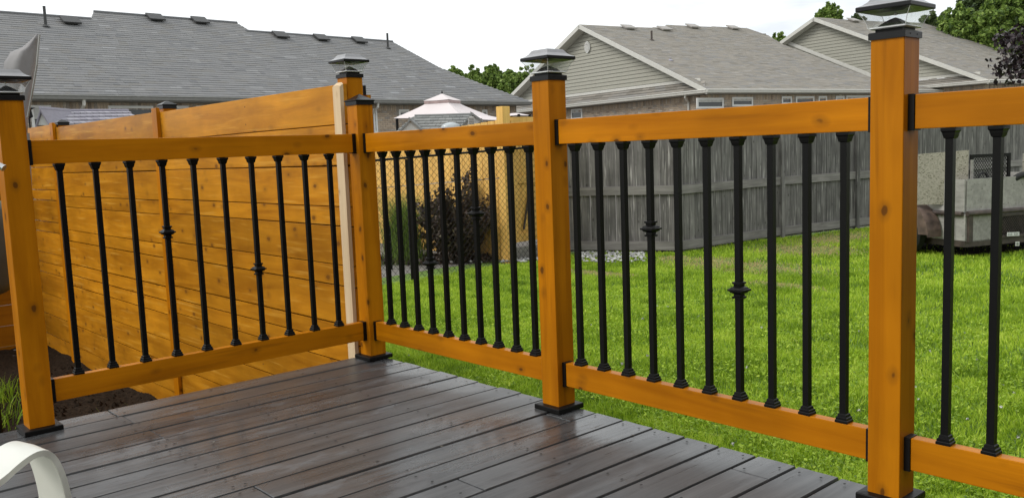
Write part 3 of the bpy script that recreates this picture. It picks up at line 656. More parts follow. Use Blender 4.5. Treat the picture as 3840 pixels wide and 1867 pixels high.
# ------------------------------------------------------------------ GREY PICKET FENCE (far right)
G = [pl(u, v, 2, GZ) for u, v in ((2138, 949), (2510, 950))]
G = [np.array([-6.62, 8.05]), np.array([-5.12, 8.95]), np.array([-4.78, 11.4]), np.array([-4.36, 14.2])]
def unit(a): return a/np.linalg.norm(a)
gf = thing('picket_fence', 'weathered grey board fence along the back of the lawn', 'fence', (-5, 9, GZ))
def picket_run(A, B, top, parent, mat, railmat, org, bw=.138, rails=(.13, 1.02), side=1, ztopf=None, zb=.02, rail_h=.14, capm=None, posts=True, gap=.009):
    A, B = np.array(A, float), np.array(B, float); d = unit(B-A); Ln = np.linalg.norm(B-A); nrm = np.array([d[1], -d[0]])*side
    n = max(1, int(round(Ln/bw))); w_ = Ln/n; ang = math.atan2(d[1], d[0])
    for i in range(n):
        zt = top+random.uniform(-.008, .008); c = A+d*(i+.5)*w_
        z1 = zt+((ztopf(i/n)) if ztopf else 0)
        o = box_obj('picket', (-w_/2+gap/2, -.009, 0), (w_/2-gap/2, .009, round(z1-zb, 2)), mat, parent)
        o.location = (c[0]-org[0], c[1]-org[1], (GZ+zb+(z1-zb)/2)-org[2]); o.rotation_euler = (0, 0, ang+random.uniform(-.02, .02)+(math.pi if random.random() < .5 else 0))
        o.location.x += nrm[0]*random.uniform(-.003, .003); o.location.y += nrm[1]*random.uniform(-.003, .003); o.rotation_euler[1] = random.uniform(-.004, .004)
    for zr in rails:
        c = (A+B)/2+nrm*.030
        o = box_obj('fence_rail', (-Ln/2+.045, -.019, -rail_h/2), (Ln/2-.045, .019, rail_h/2), railmat, parent); o.location = (c[0]-org[0], c[1]-org[1], GZ+zr-org[2]); o.rotation_euler = (0, 0, ang)
    if posts:
        c = B+nrm*.035; o = box_obj('fence_post', (-.045, -.045, 0), (.045, .045, top+.1), mat, parent); o.location = (c[0]-org[0], c[1]-org[1], GZ+(top+.1)/2-org[2]); o.rotation_euler = (0, 0, ang)
# vertices fitted so that the foot of the fence follows the ground line in the photograph
foot = [(2125, 949), (2545, 951), (2925, 893), (3205, 858), (3560, 815), (3860, 775)]
Gp = [pl(u, v, 2, GZ)[:2] for u, v in foot]
side_ = 1
for a, b_ in zip(Gp[:-1], Gp[1:]): picket_run(a, b_, 2.10, gf, GREYW, GREYWX, (-5, 9, GZ), side=1)
# ------------------------------------------------------------------ YELLOW FENCE + GATE
K = pl(1908, 985, 2, GZ)[:2]; g0 = Gp[0]
yf = thing('yellow_fence', 'yellow stained board fence behind the chain link and the dark shrub', 'fence', (K[0], K[1], GZ))
LFT = at(1395, 900, 17.6)[:2]
def yseg(A, B, ztA, ztB, zmA, zmB, name='picket', bw=.19):
    A, B = np.array(A), np.array(B); d = B-A; Ln = np.linalg.norm(d); d /= Ln; n = int(Ln/bw); nrm = np.array([d[1], -d[0]])
    if (nrm@(CAM[:2]-A)) < 0: nrm = -nrm
    for i in range(n):
        f0, f1 = i/n, (i+1)/n-.012/ (Ln/n)/n
        def P3(f, z, o): q = A+d*Ln*f+nrm*o; return (q[0]-K[0], q[1]-K[1], z-GZ)
        for (za, zb_, off, nm) in ((zmA+(zmB-zmA)*f0, ztA+(ztB-ztA)*f0, .012, 'upper_board'), (GZ+.03, zmA+(zmB-zmA)*f0-.015, 0., 'lower_board')):
            p0 = np.array(P3(f0, za, off)); p1 = np.array(P3(f1, za, off)); m_ = MB().obox(p0*0, p1-p0, np.array([nrm[0]*.018, nrm[1]*.018, 0]), (0, 0, zb_-za)); o = m_.build(nm, YW, yf); o.location = p0.tolist()
    return nrm
yseg(K, LFT, 1.455, 1.25, .575, .34)
# cap rail on the left run
a0 = at(1893, 447, 13.75); a1 = pl(1735, 469, 2, a0[2])
nr = unit(np.array([LFT[0]-K[0], LFT[1]-K[1], -.10]))
nr = unit(np.array([LFT[0]-K[0], LFT[1]-K[1], -.205]))
MB().obox((.02, -.01, 1.40-GZ), nr*np.linalg.norm(LFT-K), (.035, .03, 0), (0, 0, .05)).build('cap_rail', YW, yf)
MB().obox((-.075, -.075, 0), (.15, 0, 0), (0, .15, 0), (0, 0, 1.655-GZ)).build('corner_post', YW, yf, bevel=.004)
# the run to the right of the corner post is the gate
g1 = Gp[0]; gd = g1-K; gl_ = np.linalg.norm(gd); gd /= gl_; gn = np.array([gd[1], -gd[0]])
if gn@(CAM[:2]-K) < 0: gn = -gn
gt = thing('yellow_gate', 'yellow board gate with a diagonal brace, right of the fence corner post', 'gate', (K[0], K[1], GZ), math.atan2(gd[1], gd[0]))
sgn = 1 if np.dot(gn, np.array([-gd[1], gd[0]])) > 0 else -1
nb_ = 5
for i in range(nb_): box_obj('gate_board', (.09+i*(gl_-.1)/nb_, -.01, .30), (.09+(i+1)*(gl_-.1)/nb_-.008, .01, 2.235), YW, gt)
for z0, z1 in ((.31, .43), (1.22, 1.34), (2.12, 2.245)): box_obj('gate_rail', (.09, .012*sgn if sgn > 0 else -.036, z0), (gl_-.01, .036 if sgn > 0 else -.012, z1), YW, gt)
box_obj('gate_stile', (.10, .037*sgn if sgn > 0 else -.06, .31), (.21, .06 if sgn > 0 else -.037, 2.19), YW, gt)
MB().obox((.30, .038*sgn, .50), (.16, 0, .62), (0, .018*sgn, 0), (.028, 0, -.01)).build('brace', RUST, gt)
box_obj('threshold_board', (.02, -.03, .02), (gl_, .03, .22), TRIM, gt)
# ------------------------------------------------------------------ CHAIN LINK FENCE
CA = pl(1300, 1090, 2, GZ); CB = pl(2030, 972, 2, GZ); CA, CB = CA[:2], CB[:2]
cl = thing('chain_link_fence', 'black chain link fence with a round top rail in front of the yellow fence', 'fence', (CA[0], CA[1], GZ))
cdv = CB-CA; CL = np.linalg.norm(cdv); cdv /= CL
def cpt(s, z): return (cdv[0]*s, cdv[1]*s, z)
hA, hB = 1.655, 1.775
wm = MB(); stp = .100
def wire(s0, z0, s1, z1, off):
    a = np.array(cpt(s0, z0))+np.array([cdv[1], -cdv[0], 0])*off; b = np.array(cpt(s1, z1))+np.array([cdv[1], -cdv[0], 0])*off
    wm.tube([a, b], .0030, 3, cap=False)
hh = 1.80
for i in range(int((CL+hh)/stp)+1):
    s = i*stp-hh
    for dirn in (1, -1):
        s0, s1 = (s, s+hh) if dirn == 1 else (s+hh, s)
        z0, z1 = .03, hh+.03
        # clip to [0, CL] and to the sloping top
        def clip(s0, z0, s1, z1):
            fa, fb = 0., 1.
            ds = s1-s0
            for lim, sg in ((0, 1), (CL, -1)):
                da = (s0-lim)*sg; db = (s1-lim)*sg
                if da < 0 and db < 0: return None
                if da < 0: fa = max(fa, da/(da-db))
                if db < 0: fb = min(fb, da/(da-db))
            top = lambda f: hA+(hB-hA)*(s0+ds*f)/CL+.045
            f = fb
            while f > fa and z0+(z1-z0)*f > top(f): f -= .004
            fb = f
            if fb-fa < .01: return None
            return (s0+ds*fa, z0+(z1-z0)*fa, s0+ds*fb, z0+(z1-z0)*fb)
        c = clip(s0, z0, s1, z1)
        if c: wire(*c, .003*dirn)
wm.build('wire_mesh', BLACKP, cl, kind='stuff')
MB().tube([cpt(-.0, hA), cpt(CL, hB)], .017, 8).build('top_rail', BLACKP, cl)
for (u, v, r_) in ((1634, 1061, .026), (2030, 972, .026)):
    q = pl(u, v, 2, GZ)[:2]; s = float(np.dot(q-CA, cdv)); MB().tube([cpt(s, -.1), cpt(s, hA+(hB-hA)*s/CL-.02 if u < 2000 else hB)], r_, 10).build('fence_post', BLACKP, cl)
q = pl(1466, 1010, 2, GZ)
t = thing('garden_stake', 'short black stake with a loop at its top, left of the reeds', 'stake', q)
hq = 163/3313.5*np.dot(q-CAM, _f)
MB().tube([(0, 0, -.05), (0, 0, hq)], .030, 8).build('stake_shaft', BLACKP, t)
MB().tube([(.018*math.cos(a), 0, hq+.03+.035*math.sin(a)) for a in np.linspace(-1.2, 4.3, 9)], .006, 6).build('loop', BLACKP, t)
q = pl(1880, 945, 2, GZ); t = thing('leaning_board', 'dark board leaning against the yellow fence right of the purple shrub', 'board', q)
q2 = at(1850, 735, np.dot(q-CAM, _f)); d_ = q2-q; MB().obox((-.03, -.03, 0), (.10, 0, 0), (0, .03, 0), d_).build('board', BLACKP, t)
# ------------------------------------------------------------------ SHRUB + REEDS
def leaf_cloud(centers, spread, per, size, aspect=.5, trange=(0, 1), flat=0.):
    C_ = np.repeat(np.array(centers), per, axis=0); n = len(C_); sp = np.repeat(np.array(spread).reshape(-1, 1) if np.ndim(spread) else np.full((len(centers), 1), spread), per, axis=0)
    g = rng.normal(0, 1, (n, 3)); g /= np.maximum(np.linalg.norm(g, axis=1, keepdims=True), 1e-6); rr = rng.uniform(.25, 1, (n, 1))**.6
    p = C_+g*rr*sp
    a = rng.normal(0, 1, (n, 3)); a[:, 2] *= (1-flat); a /= np.linalg.norm(a, axis=1, keepdims=True)
    b = np.cross(a, rng.normal(0, 1, (n, 3))); b /= np.linalg.norm(b, axis=1, keepdims=True)
    s = size*rng.uniform(.6, 1.3, (n, 1)); V = np.stack([p-a*s, p-b*s*aspect, p+a*s, p+b*s*aspect], 1)
    ct = np.repeat(rng.uniform(-.15, .15, len(centers)), per)
    t = np.clip(rng.uniform(trange[0], trange[1], n)+ct, 0, 1)
    return V, t
q = pl(1715, 985, 2, GZ); sh = thing('dark_shrub', 'bronze purple leaved shrub in front of the yellow fence', 'shrub', q)
V, T = [], []; stems = MB()
wv = RV[:2]/np.linalg.norm(RV[:2])
for i in range(150):
    a = rng.uniform(0, 2*np.pi); top = rng.uniform(.3, 1.25)*(1.0-.2*abs(math.cos(a))); rad = rng.uniform(.05, .78)*(.55+.45*min(1, top))
    if i < 5: top, rad = rng.uniform(1.3, 1.5), rng.uniform(.2, .5)
    ex = np.array([math.cos(a)*rad, math.sin(a)*rad, top]); b0 = np.array([math.cos(a)*.1, math.sin(a)*.1, 0])
    pts = [b0+(ex-b0)*f+np.array([0, 0, .08*math.sin(f*3.14)]) for f in np.linspace(0, 1, 6)]
    stems.tube(pts, [.007, .006, .005, .004, .003, .002], 4)
    cs = [b0+(ex-b0)*f+np.array([0, 0, .08*math.sin(f*3.14)]) for f in np.linspace(.18, 1, 17)]
    v_, t_ = leaf_cloud(cs, .065, 9, .034, .5, (0, .85)); V.append(v_); T.append(t_)
quads('foliage', np.concatenate(V), 4, np.concatenate(T), NINE, sh); stems.build('stems', BARK, sh)
q = pl(1520, 985, 2, GZ); rd = thing('ornamental_grass', 'clump of tall fine green reeds left of the purple shrub', 'plant', q)
n = 2600; rr_ = np.abs(rng.normal(0, .16, n)); aa = rng.uniform(0, 6.28, n); x = np.cos(aa)*rr_; y = np.sin(aa)*rr_; hgt = rng.uniform(.5, 1.35, n)*(1-.8*rr_)
V, T = blades('', x, y, np.zeros(n), np.maximum(hgt, .3), np.full(n, .007), rng.uniform(0, .9, n), lean=.42)
quads('reed_blades', V, 4, T, REED, rd)
x = rng.uniform(-.6, 1.5, 1500); y = rng.normal(0, .18, 1500)
pos = np.outer(x, np.array([wv[0], wv[1]]))+np.outer(y, np.array([-wv[1], wv[0]]))
V, T = leaf_cloud(np.concatenate([pos+np.array([q[0], q[1]])[None], np.full((1500, 1), GZ+.06)], 1), .07, 3, .03, .5, (0, .7))
tag(quads('bed_litter', V, 4, T, NINE, kind='stuff'), 'brown fallen leaves and low stems round the foot of the shrub', 'leaf litter')
# ------------------------------------------------------------------ ROOF / BRICK / SIDING BUILDERS
def clip_row(poly, s_):           # x-interval of a (possibly concave) polygon at height s_
    xs_ = []
    for (x0, y0), (x1, y1) in zip(poly, poly[1:]+poly[:1]):
        if (y0 <= s_) != (y1 <= s_): xs_.append(x0+(x1-x0)*(s_-y0)/(y1-y0))
    xs_.sort(); return list(zip(xs_[::2], xs_[1::2]))
def roof_face(parent, O, e, h, s, poly, mat, org, row=.20, tab=(.35, 1.0), und=None, name='shingles'):
    """poly in (along, inward) plan metres; surface climbs s per metre inward. Shingle courses are thin steps."""
    e = np.array([e[0], e[1], 0.]); h = np.array([h[0], h[1], 0.]); O = np.array(O, float); up = np.array([0, 0, 1.])
    sl = unit(h+up*s); n = np.cross(e, sl); n = n if n[2] > 0 else -n; k = math.sqrt(1+s*s)
    def W3(a, i, lift=0): return O+e*a+h*i+up*(s*i)+n*lift-org
    MB().prism([W3(a, i, -.06) for a, i in poly], n*.055).build('roof_deck', mat, parent, fixn=True)
    m = MB(); top = max(i for _, i in poly); r = row/k; i0 = min(i for _, i in poly); j = 0
    while i0 < top:
        mid = min(i0+r*.5, top-.001)
        for xa, xb in clip_row(poly, mid):
            x = xa
            while x < xb-.01:
                x2 = min(xb, x+random.uniform(*tab)); th = .008+random.uniform(0, .008); i1 = min(i0+r*1.04, top)
                A_, B_, C_, D_ = W3(x, i0, th), W3(x2, i0, th), W3(x2, i1, .001), W3(x, i1, .001); A0, B0 = W3(x, i0, 0), W3(x2, i0, 0)
                tint = min(1, max(0, random.triangular(0, 1, .4)))
                fs = [(0, 1, 2, 3), (4, 5, 1, 0)]
                m.add([A_, B_, C_, D_, A0, B0], fs, tint); x = x2
        i0 += r; j += 1
    return m.build(name, mat, parent, kind='stuff', attr=True)
def brick_band(parent, A, B, z1, z0, nrm, org, mat=BRK, holes=(), bh=.075, bl=.225):
    """real bricks, joined: A, B plan points of the wall face; holes = (along0, along1, zlo, zhi)"""
    A, B = np.array(A, float), np.array(B, float); d = unit(B-A); Ln = np.linalg.norm(B-A); m = MB(); z = z1; r = 0
    while z > z0:
        x = -(bl/2 if r % 2 else 0)
        soldier = (r == 0)
        while x < Ln:
            bw = bl if not soldier else .085
            a, b = max(0, x), min(Ln, x+bw-.010); zz = z-(bh-.010 if not soldier else .20)
            if b-a > .02 and not any(h[0] < (a+b)/2 < h[1] and h[2] < z-.03 < h[3] for h in holes):
                o = np.array([*(A+d*a), zz])-org; m.obox(o, (*(d*(b-a)), 0), (*(nrm*random.uniform(.007, .012)), 0), (0, 0, z-zz), random.triangular(0, 1, .45))
            x += bw
        z -= (bh if not soldier else .21); r += 1
    m.build('bricks', mat, parent, kind='stuff', attr=True)
def window(parent, A, d, nrm, s0, s1, z0, z1, org, blind=.5, sill=True):
    A = np.array(A, float); d3 = np.array([d[0], d[1], 0]); n3 = np.array([nrm[0], nrm[1], 0])
    def Q(s, z, o): return np.array([A[0], A[1], 0])+d3*s+n3*o+np.array([0, 0, z])-org
    fr = .075; f = MB(); w_ = s1-s0; h_ = z1-z0
    f.obox(Q(s0, z0, -.02), d3*w_, n3*.05, (0, 0, fr)); f.obox(Q(s0, z1-fr, -.02), d3*w_, n3*.05, (0, 0, fr))
    f.obox(Q(s0, z0+fr, -.02), d3*fr, n3*.05, (0, 0, h_-2*fr)); f.obox(Q(s1-fr, z0+fr, -.02), d3*fr, n3*.05, (0, 0, h_-2*fr))
    fo = f.build('window', WHITE, parent)
    MB().obox(Q(s0+fr, z0+fr, -.005), d3*(w_-2*fr), n3*.008, (0, 0, h_-2*fr)).build('pane', PANE, fo)
    if blind: MB().obox(Q(s0+fr, z1-fr-(h_-2*fr)*blind, .004), d3*(w_-2*fr), n3*.006, (0, 0, (h_-2*fr)*blind)).build('blind', BLIND, fo)
def gutter(parent, P0, P1, out, mat, hgt=.13):
    P0, P1 = np.array(P0, float), np.array(P1, float); o = np.array([out[0], out[1], 0.]); d = P1-P0
    prof = [(0, 0), (.02, 0), (.10, .0), (.12, -.02), (.12, -.035), (.10, -.055), (.085, -hgt), (0, -hgt)]
    m = MB(); v = [P0+o*a+np.array([0, 0, b]) for a, b in prof]; m.prism(v, d); m.build('gutter', mat, parent, fixn=True)
def vent(parent, O, e, h, s, a, i, org, mat, w_=.40):
    e3 = np.array([e[0], e[1], 0.]); h3 = np.array([h[0], h[1], 0.]); up = np.array([0, 0, 1.]); sl = unit(h3+up*s); n = np.cross(e3, sl); n = n if n[2] > 0 else -n
    P = np.array(O)+e3*a+h3*i+up*s*i-org
    m = MB(); m.obox(P-e3*w_*.35-sl*w_*.3, e3*w_*.7, sl*w_*.6, n*.09); m.obox(P-e3*w_*.5-sl*w_*.45+n*.08, e3*w_, sl*w_*.85, n*.055); m.build('roof_vent', mat, parent)
def pipe(parent, P, hgt, org, mat, r=.045):
    p = np.array(P)-org; t_ = MB().tube([p-np.array([0, 0, .1]), p+np.array([0, 0, hgt])], r, 10); t_.build('vent_pipe', mat, parent)
    MB().tube([p-np.array([0, 0, .02]), p+np.array([0, 0, .05])], [r*3, r*1.3], 10).build('pipe_flashing', mat, parent)
# ------------------------------------------------------------------ HOUSE A (grey roof, left)
ZA = 3.0
E0 = pl(120, 352, 2, ZA); E1 = pl(1990, 381, 2, ZA); ea = unit(E1-E0); ha = np.array([-abs(ea[1]), ea[0]*np.sign(ea[1]), 0.]); ha = unit(ha); sa = .62
def on_roof(u, v, O, e, h, s):
    n = np.cross(e, h+np.array([0, 0, s])); x = hit(u, v, O, n); return float((x-O)@e), float((x-O)@h)
A_ = lambda u, v: on_roof(u, v, E0, ea, ha, sa)
orgA = np.array([E0[0], E0[1], GZ]); hA_ = thing('house', 'long brick house with a big grey shingle roof on the left', 'house', orgA)
LEN = float((E1-E0)@ea); r1 = A_(0, 48)[1]; rt = (A_(355, 50)[1]+A_(885, 84)[1])/2; rl = (A_(945, 122)[1]+A_(1470, 156)[1])/2
poly = [(-7, 0), (LEN, 0), A_(1799, 313), A_(1648, 254), (A_(1470, 156)[0], rl), (A_(945, 122)[0], rl), (A_(885, 84)[0], rt), (A_(355, 50)[0], rt), (A_(342, 73)[0], r1), (-7, r1)]
roof_face(hA_, E0, ea, ha, sa, poly, SHA, orgA, row=.155, tab=(.12, .55))
up = np.array([0, 0, 1.])
def R3(a, i, z=None): return E0+ea*a+ha*i+up*(sa*i if z is None else z)-orgA
# back slopes and gable steps so the roof is a solid
for a0_, a1_, ri in ((-7, A_(342, 73)[0], r1), (A_(355, 50)[0], A_(885, 84)[0], rt), (A_(885, 84)[0], A_(1470, 156)[0], rl)):
    MB().prism([R3(a0_, ri-.02), R3(a1_, ri-.02), R3(a1_, 2*ri, 0), R3(a0_, 2*ri, 0)], (0, 0, -.05)).build('back_roof', SHA, hA_, fixn=True)
    MB().tube([R3(a0_, ri)+up*.01, R3(a1_, ri)+up*.01], .05, 6).build('ridge_cap', SHA, hA_)
MB().prism([R3(A_(355, 50)[0], rt), R3(A_(355, 50)[0], r1), R3(A_(355, 50)[0], 2*rt-r1, sa*r1)], ea*.04).build('gable_end', WTRIM, hA_, fixn=True)
hp_ = [R3(A_(1470, 156)[0], rl), R3(*A_(1648, 254)), R3(*A_(1799, 313)), R3(LEN, 0)]
for q0, q1 in zip(hp_[:-1], hp_[1:]): MB().prism([q0-up*.05, q1-up*.05, R3(LEN, 2*rl, 0)], (0, 0, -.05)).build('hip_roof', SHA, hA_, fixn=True)
gutter(hA_, R3(-7, -.02), R3(LEN+.05, -.02), -ha, GUTA)
MB().obox(R3(-7, 0, -.17), ea*(LEN+7), ha*.5, (0, 0, .03)).build('soffit', GUTA, hA_)
wA = (E0+ha*.48)[:2]; nA = -ha[:2]; dA = ea[:2]
MB().obox(np.array([*(wA+dA*-7), GZ-.2])-orgA, (*(dA*(LEN+6.6)), 0), (*(-nA*6), 0), (0, 0, ZA-.17-GZ+.2)).build('wall', MORT, hA_)
n_wall = np.array([nA[0], nA[1], 0]); P_wall = np.array([*wA, 0])
def on_wall(u, v, P, n, d): x = hit(u, v, P, n); return float((x-P)[:2]@d), float(x[2])
winA = []
for (u0, v0, u1, v1) in ((112, 395, 190, 520), (404, 397, 573, 520), (640, 397, 705, 500), (735, 397, 790, 470), (1397, 408, 1412, 500), (1494, 411, 1533, 440), (1806, 412, 1826, 440)):
    s0, z1_ = on_wall(u0, v0, P_wall, n_wall, dA); s1, _ = on_wall(u1, v0, P_wall, n_wall, dA); _, z0_ = on_wall(u0, v1, P_wall, n_wall, dA)
    winA.append((min(s0, s1), max(s0, s1), z0_, z1_))
brick_band(hA_, wA+dA*-4, wA+dA*(LEN-.45), ZA-.19, ZA-2.2, nA, orgA, holes=[(a+4, b+4, c, d) for a, b, c, d in winA])
for a, b, c, d in winA:
    window(hA_, wA, dA, nA, a, b, c, d, orgA, blind=0 if (b-a) > .8 else .4)
for u_ in (293, 1388):
    s_, _ = on_wall(u_, 400, P_wall, n_wall, dA); q = np.array([*(wA+dA*s_), 0]); n3 = n_wall
    MB().tube([q+n3*.50+up*(ZA-.12)-orgA, q+n3*.48+up*(ZA-.28)-orgA, q+n3*.06+up*(ZA-.55)-orgA, q+n3*.06+up*(GZ)-orgA], .05, 6).build('downspout', WTRIM, hA_)
for u_, v_ in ((262, 86), (581, 74), (748, 85), (1050, 139), (1203, 149), (1345, 158)):
    a, i = A_(u_, v_); vent(hA_, E0, ea, ha, sa, a, min(i, 99), orgA, VENTB, .55)
for u_, v_ in ((172, 100), (1455, 182)):
    a, i = A_(u_, v_); pipe(hA_, E0+ea*a+ha*i+up*sa*i, .62, orgA, VENTB)
# ------------------------------------------------------------------ HOUSES B and C (gable fronted)
def gable_house(label, corner, left_px, right_px, apex_px, zE, slope, polypx, right_len, Lleft, wins, spouts, vents, pipes, trim_px, extra=None):
    Ec = pl(*corner, 2, zE); EL = pl(*left_px, 2, zE) if left_px is not None else None
    dl = unit(EL-Ec) if left_px is not None else DL.copy()
    if right_px is not None: dr = unit(pl(*right_px, 2, zE)-Ec)
    else: dr = DR.copy()
    dr = dr-dl*(dr@dl); dr = unit(dr); org = np.array([Ec[0], Ec[1], GZ]); t = thing('house', label, 'house', org)
    nw = -dr; ap = hit(*apex_px, Ec, dr); half = float((ap-Ec)@dl); slope = (ap[2]-zE)/half
    rp = []
    for q in polypx:
        if isinstance(q[0], int) or isinstance(q[0], np.integer): rp.append(on_roof(q[0], q[1], Ec, dr, dl, slope))
        else: rp.append(q)
    poly = [(0., 0.), (right_len, 0.)]+rp+[(0., half)]
    roof_face(t, Ec, dr, dl, slope, poly, SHB, org, row=.155, tab=(.12, .55))
    # the other slope, mirrored
    Ol = Ec+dl*(2*half)
    MB().prism([Ec+dl*half+up*slope*half-org, Ec+dr*right_len*.8+dl*half+up*slope*half-org, Ol+dr*right_len*.8-org, Ol-org], (0, 0, -.06)).build('far_roof', SHB, t, fixn=True)
    ins = .45
    # gable wall: lap siding, each course a board with a proud lower lip
    z_bot = hit(*trim_px, Ec+dr*ins, dr)[2]; k = 0; z = z_bot+.10; ch = .165
    backing = [Ec+dr*(ins+.03)+dl*(z_bot-zE)/slope, Ec+dr*(ins+.03)+dl*(2*half-(z_bot-zE)/slope), Ec+dr*(ins+.03)+dl*half]
    MB().prism([np.array([backing[0][0], backing[0][1], z_bot])-org, np.array([backing[1][0], backing[1][1], z_bot])-org, np.array([backing[2][0], backing[2][1], zE+slope*half-.08])-org], dr*.1).build('gable_wall', SIDING, t, fixn=True)
    while True:
        a0 = (z-zE)/slope+.05; a1 = 2*half-a0
        if a1-a0 < .25: break
        b0 = (z+ch-zE)/slope+.05; b1 = 2*half-b0
        if b1 <= b0: b0 = b1 = half
        base = Ec+dr*ins
        def Q(a, zz, o): return np.array([*(base+dl*a-dr*o)[:2], zz])-org
        vs = [Q(a0, z+.016, .034), Q(a1, z+.016, .034), Q(b1, z+ch, .012), Q(b0, z+ch, .012), Q(a0, z+.016, .0), Q(a1, z+.016, .0)]
        MB().add(vs, [(0, 1, 2, 3), (4, 5, 1, 0)]).build('siding_board', SIDING, t); z += ch; k += 1
    # trim board along the foot of the siding, small skirt roof, gutter
    a0 = (z_bot-zE)/slope
    MB().obox(np.array([*(Ec+dr*(ins-.035)+dl*(a0-.1))[:2], z_bot-.02])-org, dl*(2*half-2*a0+.2), dr*.03, (0, 0, .12)).build('trim_board', WTRIM, t)
    m = MB(); zt_ = z_bot-.03; 
    sk = [Ec-dr*.02+dl*.1, Ec-dr*.02+dl*(2*half-.1), Ec+dr*ins+dl*(2*half-.6), Ec+dr*ins+dl*.6]
    vsk = [np.array([*sk[0][:2], zE])-org, np.array([*sk[1][:2], zE])-org, np.array([*sk[2][:2], zt_])-org, np.array([*sk[3][:2], zt_])-org]
    m = MB(); rows = 3
    for r in range(rows):
        f0, f1 = r/rows, (r+1)/rows; x = 0.
        A0, B0 = vsk[0]+(vsk[3]-vsk[0])*f0, vsk[1]+(vsk[2]-vsk[1])*f0; A1, B1 = vsk[0]+(vsk[3]-vsk[0])*f1, vsk[1]+(vsk[2]-vsk[1])*f1
        while x < 1:
            x2 = min(1, x+random.uniform(.02, .06)); m.add([A0+(B0-A0)*x+up*.02, A0+(B0-A0)*x2+up*.02, A1+(B1-A1)*x2, A1+(B1-A1)*x], [(0, 1, 2, 3)], random.random()*.8); x = x2
    m.build('skirt_shingles', SHB, t, kind='stuff', attr=True)
    MB().prism([q_-up*.04 for q_ in vsk], (0, 0, -.05)).build('skirt_roof', SHB, t, fixn=True)
    gutter(t, Ec-dr*.02-dl*.06-org, Ec-dr*.02+dl*(2*half)-org, -dr, WTRIM); gutter(t, Ec-dr*.1-dl*.02-org, Ec+dr*right_len-dl*.02-org, -dl, WTRIM)
    # rake boards with a soffit return
    rk = unit(dl+up*slope); L_ = half*math.sqrt(1+slope*slope)
    for sgn_, O_ in ((1, Ec), (-1, Ol)):
        rr = unit(dl*sgn_+up*slope); nn = np.cross(rr, dr); nn = nn if nn[2] > 0 else -nn
        MB().obox(O_-dr*.06-nn*.17-org+rr*(-.1), rr*(L_+.1), dr*.035, nn*.18).build('rake_board', WTRIM, t)
        MB().obox(O_-dr*.025-nn*.16-org, rr*(L_-.05), dr*(ins+.03), nn*.02).build('rake_soffit', WTRIM, t)
    # walls below the eaves
    wo_ = .42; c0 = Ec+dr*wo_+dl*wo_
    MB().obox(np.array([*c0[:2], GZ-.3])-org, dr*(right_len-.5), dl*(2*half-2*wo_), (0, 0, zE-.16-GZ+.3)).build('wall', MORT, t)
    MB().obox(np.array([*(Ec-dr*.0)[:2], zE-.15])-org, dr*(right_len), dl*(2*half), (0, 0, .03)).build('soffit', WTRIM, t)
    P1_ = np.array([*c0[:2], 0.]); d1 = dr[:2]; n1 = -dl[:2]; d2 = dl[:2]; n2 = -dr[:2]
    wl1, wl2 = [], []
    for (sd_, u0, v0, u1, v1, bl) in wins:
        d_, n_ = (d1, n1) if sd_ == 'R' else (d2, n2); n3 = np.array([*n_, 0])
        s0, z1_ = on_wall(u0, v0, P1_, n3, d_); s1, _ = on_wall(u1, v0, P1_, n3, d_); _, z0_ = on_wall(u0, v1, P1_, n3, d_)
        (wl1 if sd_ == 'R' else wl2).append((min(s0, s1), max(s0, s1), z0_, z1_, bl))
    brick_band(t, c0[:2], (c0+dr*(right_len-.5))[:2], zE-.18, zE-1.5, n1, org, holes=[w_[:4] for w_ in wl1])
    brick_band(t, c0[:2], (c0+dl*(2*half-2*wo_))[:2], zE-.18, zE-1.5, n2, org, holes=[w_[:4] for w_ in wl2])
    for w_ in wl1: window(t, c0[:2], d1, n1, *w_[:4], org, blind=w_[4])
    for w_ in wl2: window(t, c0[:2], d2, n2, *w_[:4], org, blind=w_[4])
    for (sd_, u_, v_) in spouts:
        d_, n_ = (d1, n1) if sd_ == 'R' else (d2, n2); n3 = np.array([*n_, 0]); s_, _ = on_wall(u_, v_, P1_, n3, d_); q = P1_+np.array([*(d_*s_), 0])
        MB().tube([q+n3*.42+up*(zE-.1)-org-np.array([*(d_*.25), 0]), q+n3*.42+up*(zE-.22)-org-np.array([*(d_*.2), 0]), q+n3*.06+up*(zE-.42)-org, q+n3*.06+up*GZ-org], .045, 8).build('downspout', WTRIM, t)
    for u_, v_ in vents:
        a, i = on_roof(u_, v_, Ec, dr, dl, slope); vent(t, Ec, dr, dl, slope, a, i, org, VENTG, .62)
    for u_, v_, hh_ in pipes:
        a, i = on_roof(u_, v_, Ec, dr, dl, slope); pipe(t, Ec+dr*a+dl*i+up*slope*i, hh_, org, RUST if hh_ > .2 else SLATE)
    return t, Ec, dl, dr, half, slope, org, ins
hB, EcB, DL, DR, halfB, slB, orgB, insB = gable_house('tan grey roofed house whose gable has a round white vent', (2652, 335), (2127, 393), (3270, 340), (2174, 94), 3.0, .44,
    [(3268, 300), (3268, 293), (2936, 168), (2880, 134), (2798, 106), (2499, 95), (2485, 106)], 15.0, 0,
    [('R', 2612, 368, 2712, 408, .35), ('R', 2744, 365, 2822, 400, .35), ('R', 2930, 362, 2968, 392, .3), ('R', 2983, 362, 3052, 392, .2), ('R', 3068, 361, 3100, 390, .2), ('R', 3133, 361, 3165, 388, .5), ('R', 3172, 359, 3262, 380, 1.), ('L', 2142, 411, 2184, 450, .3)],
    [('L', 2586, 380)], [(2355, 109), (2490, 114), (2596, 105), (2748, 110)], [(2444, 152, .42), (2514, 228, .10)], (2300, 343))
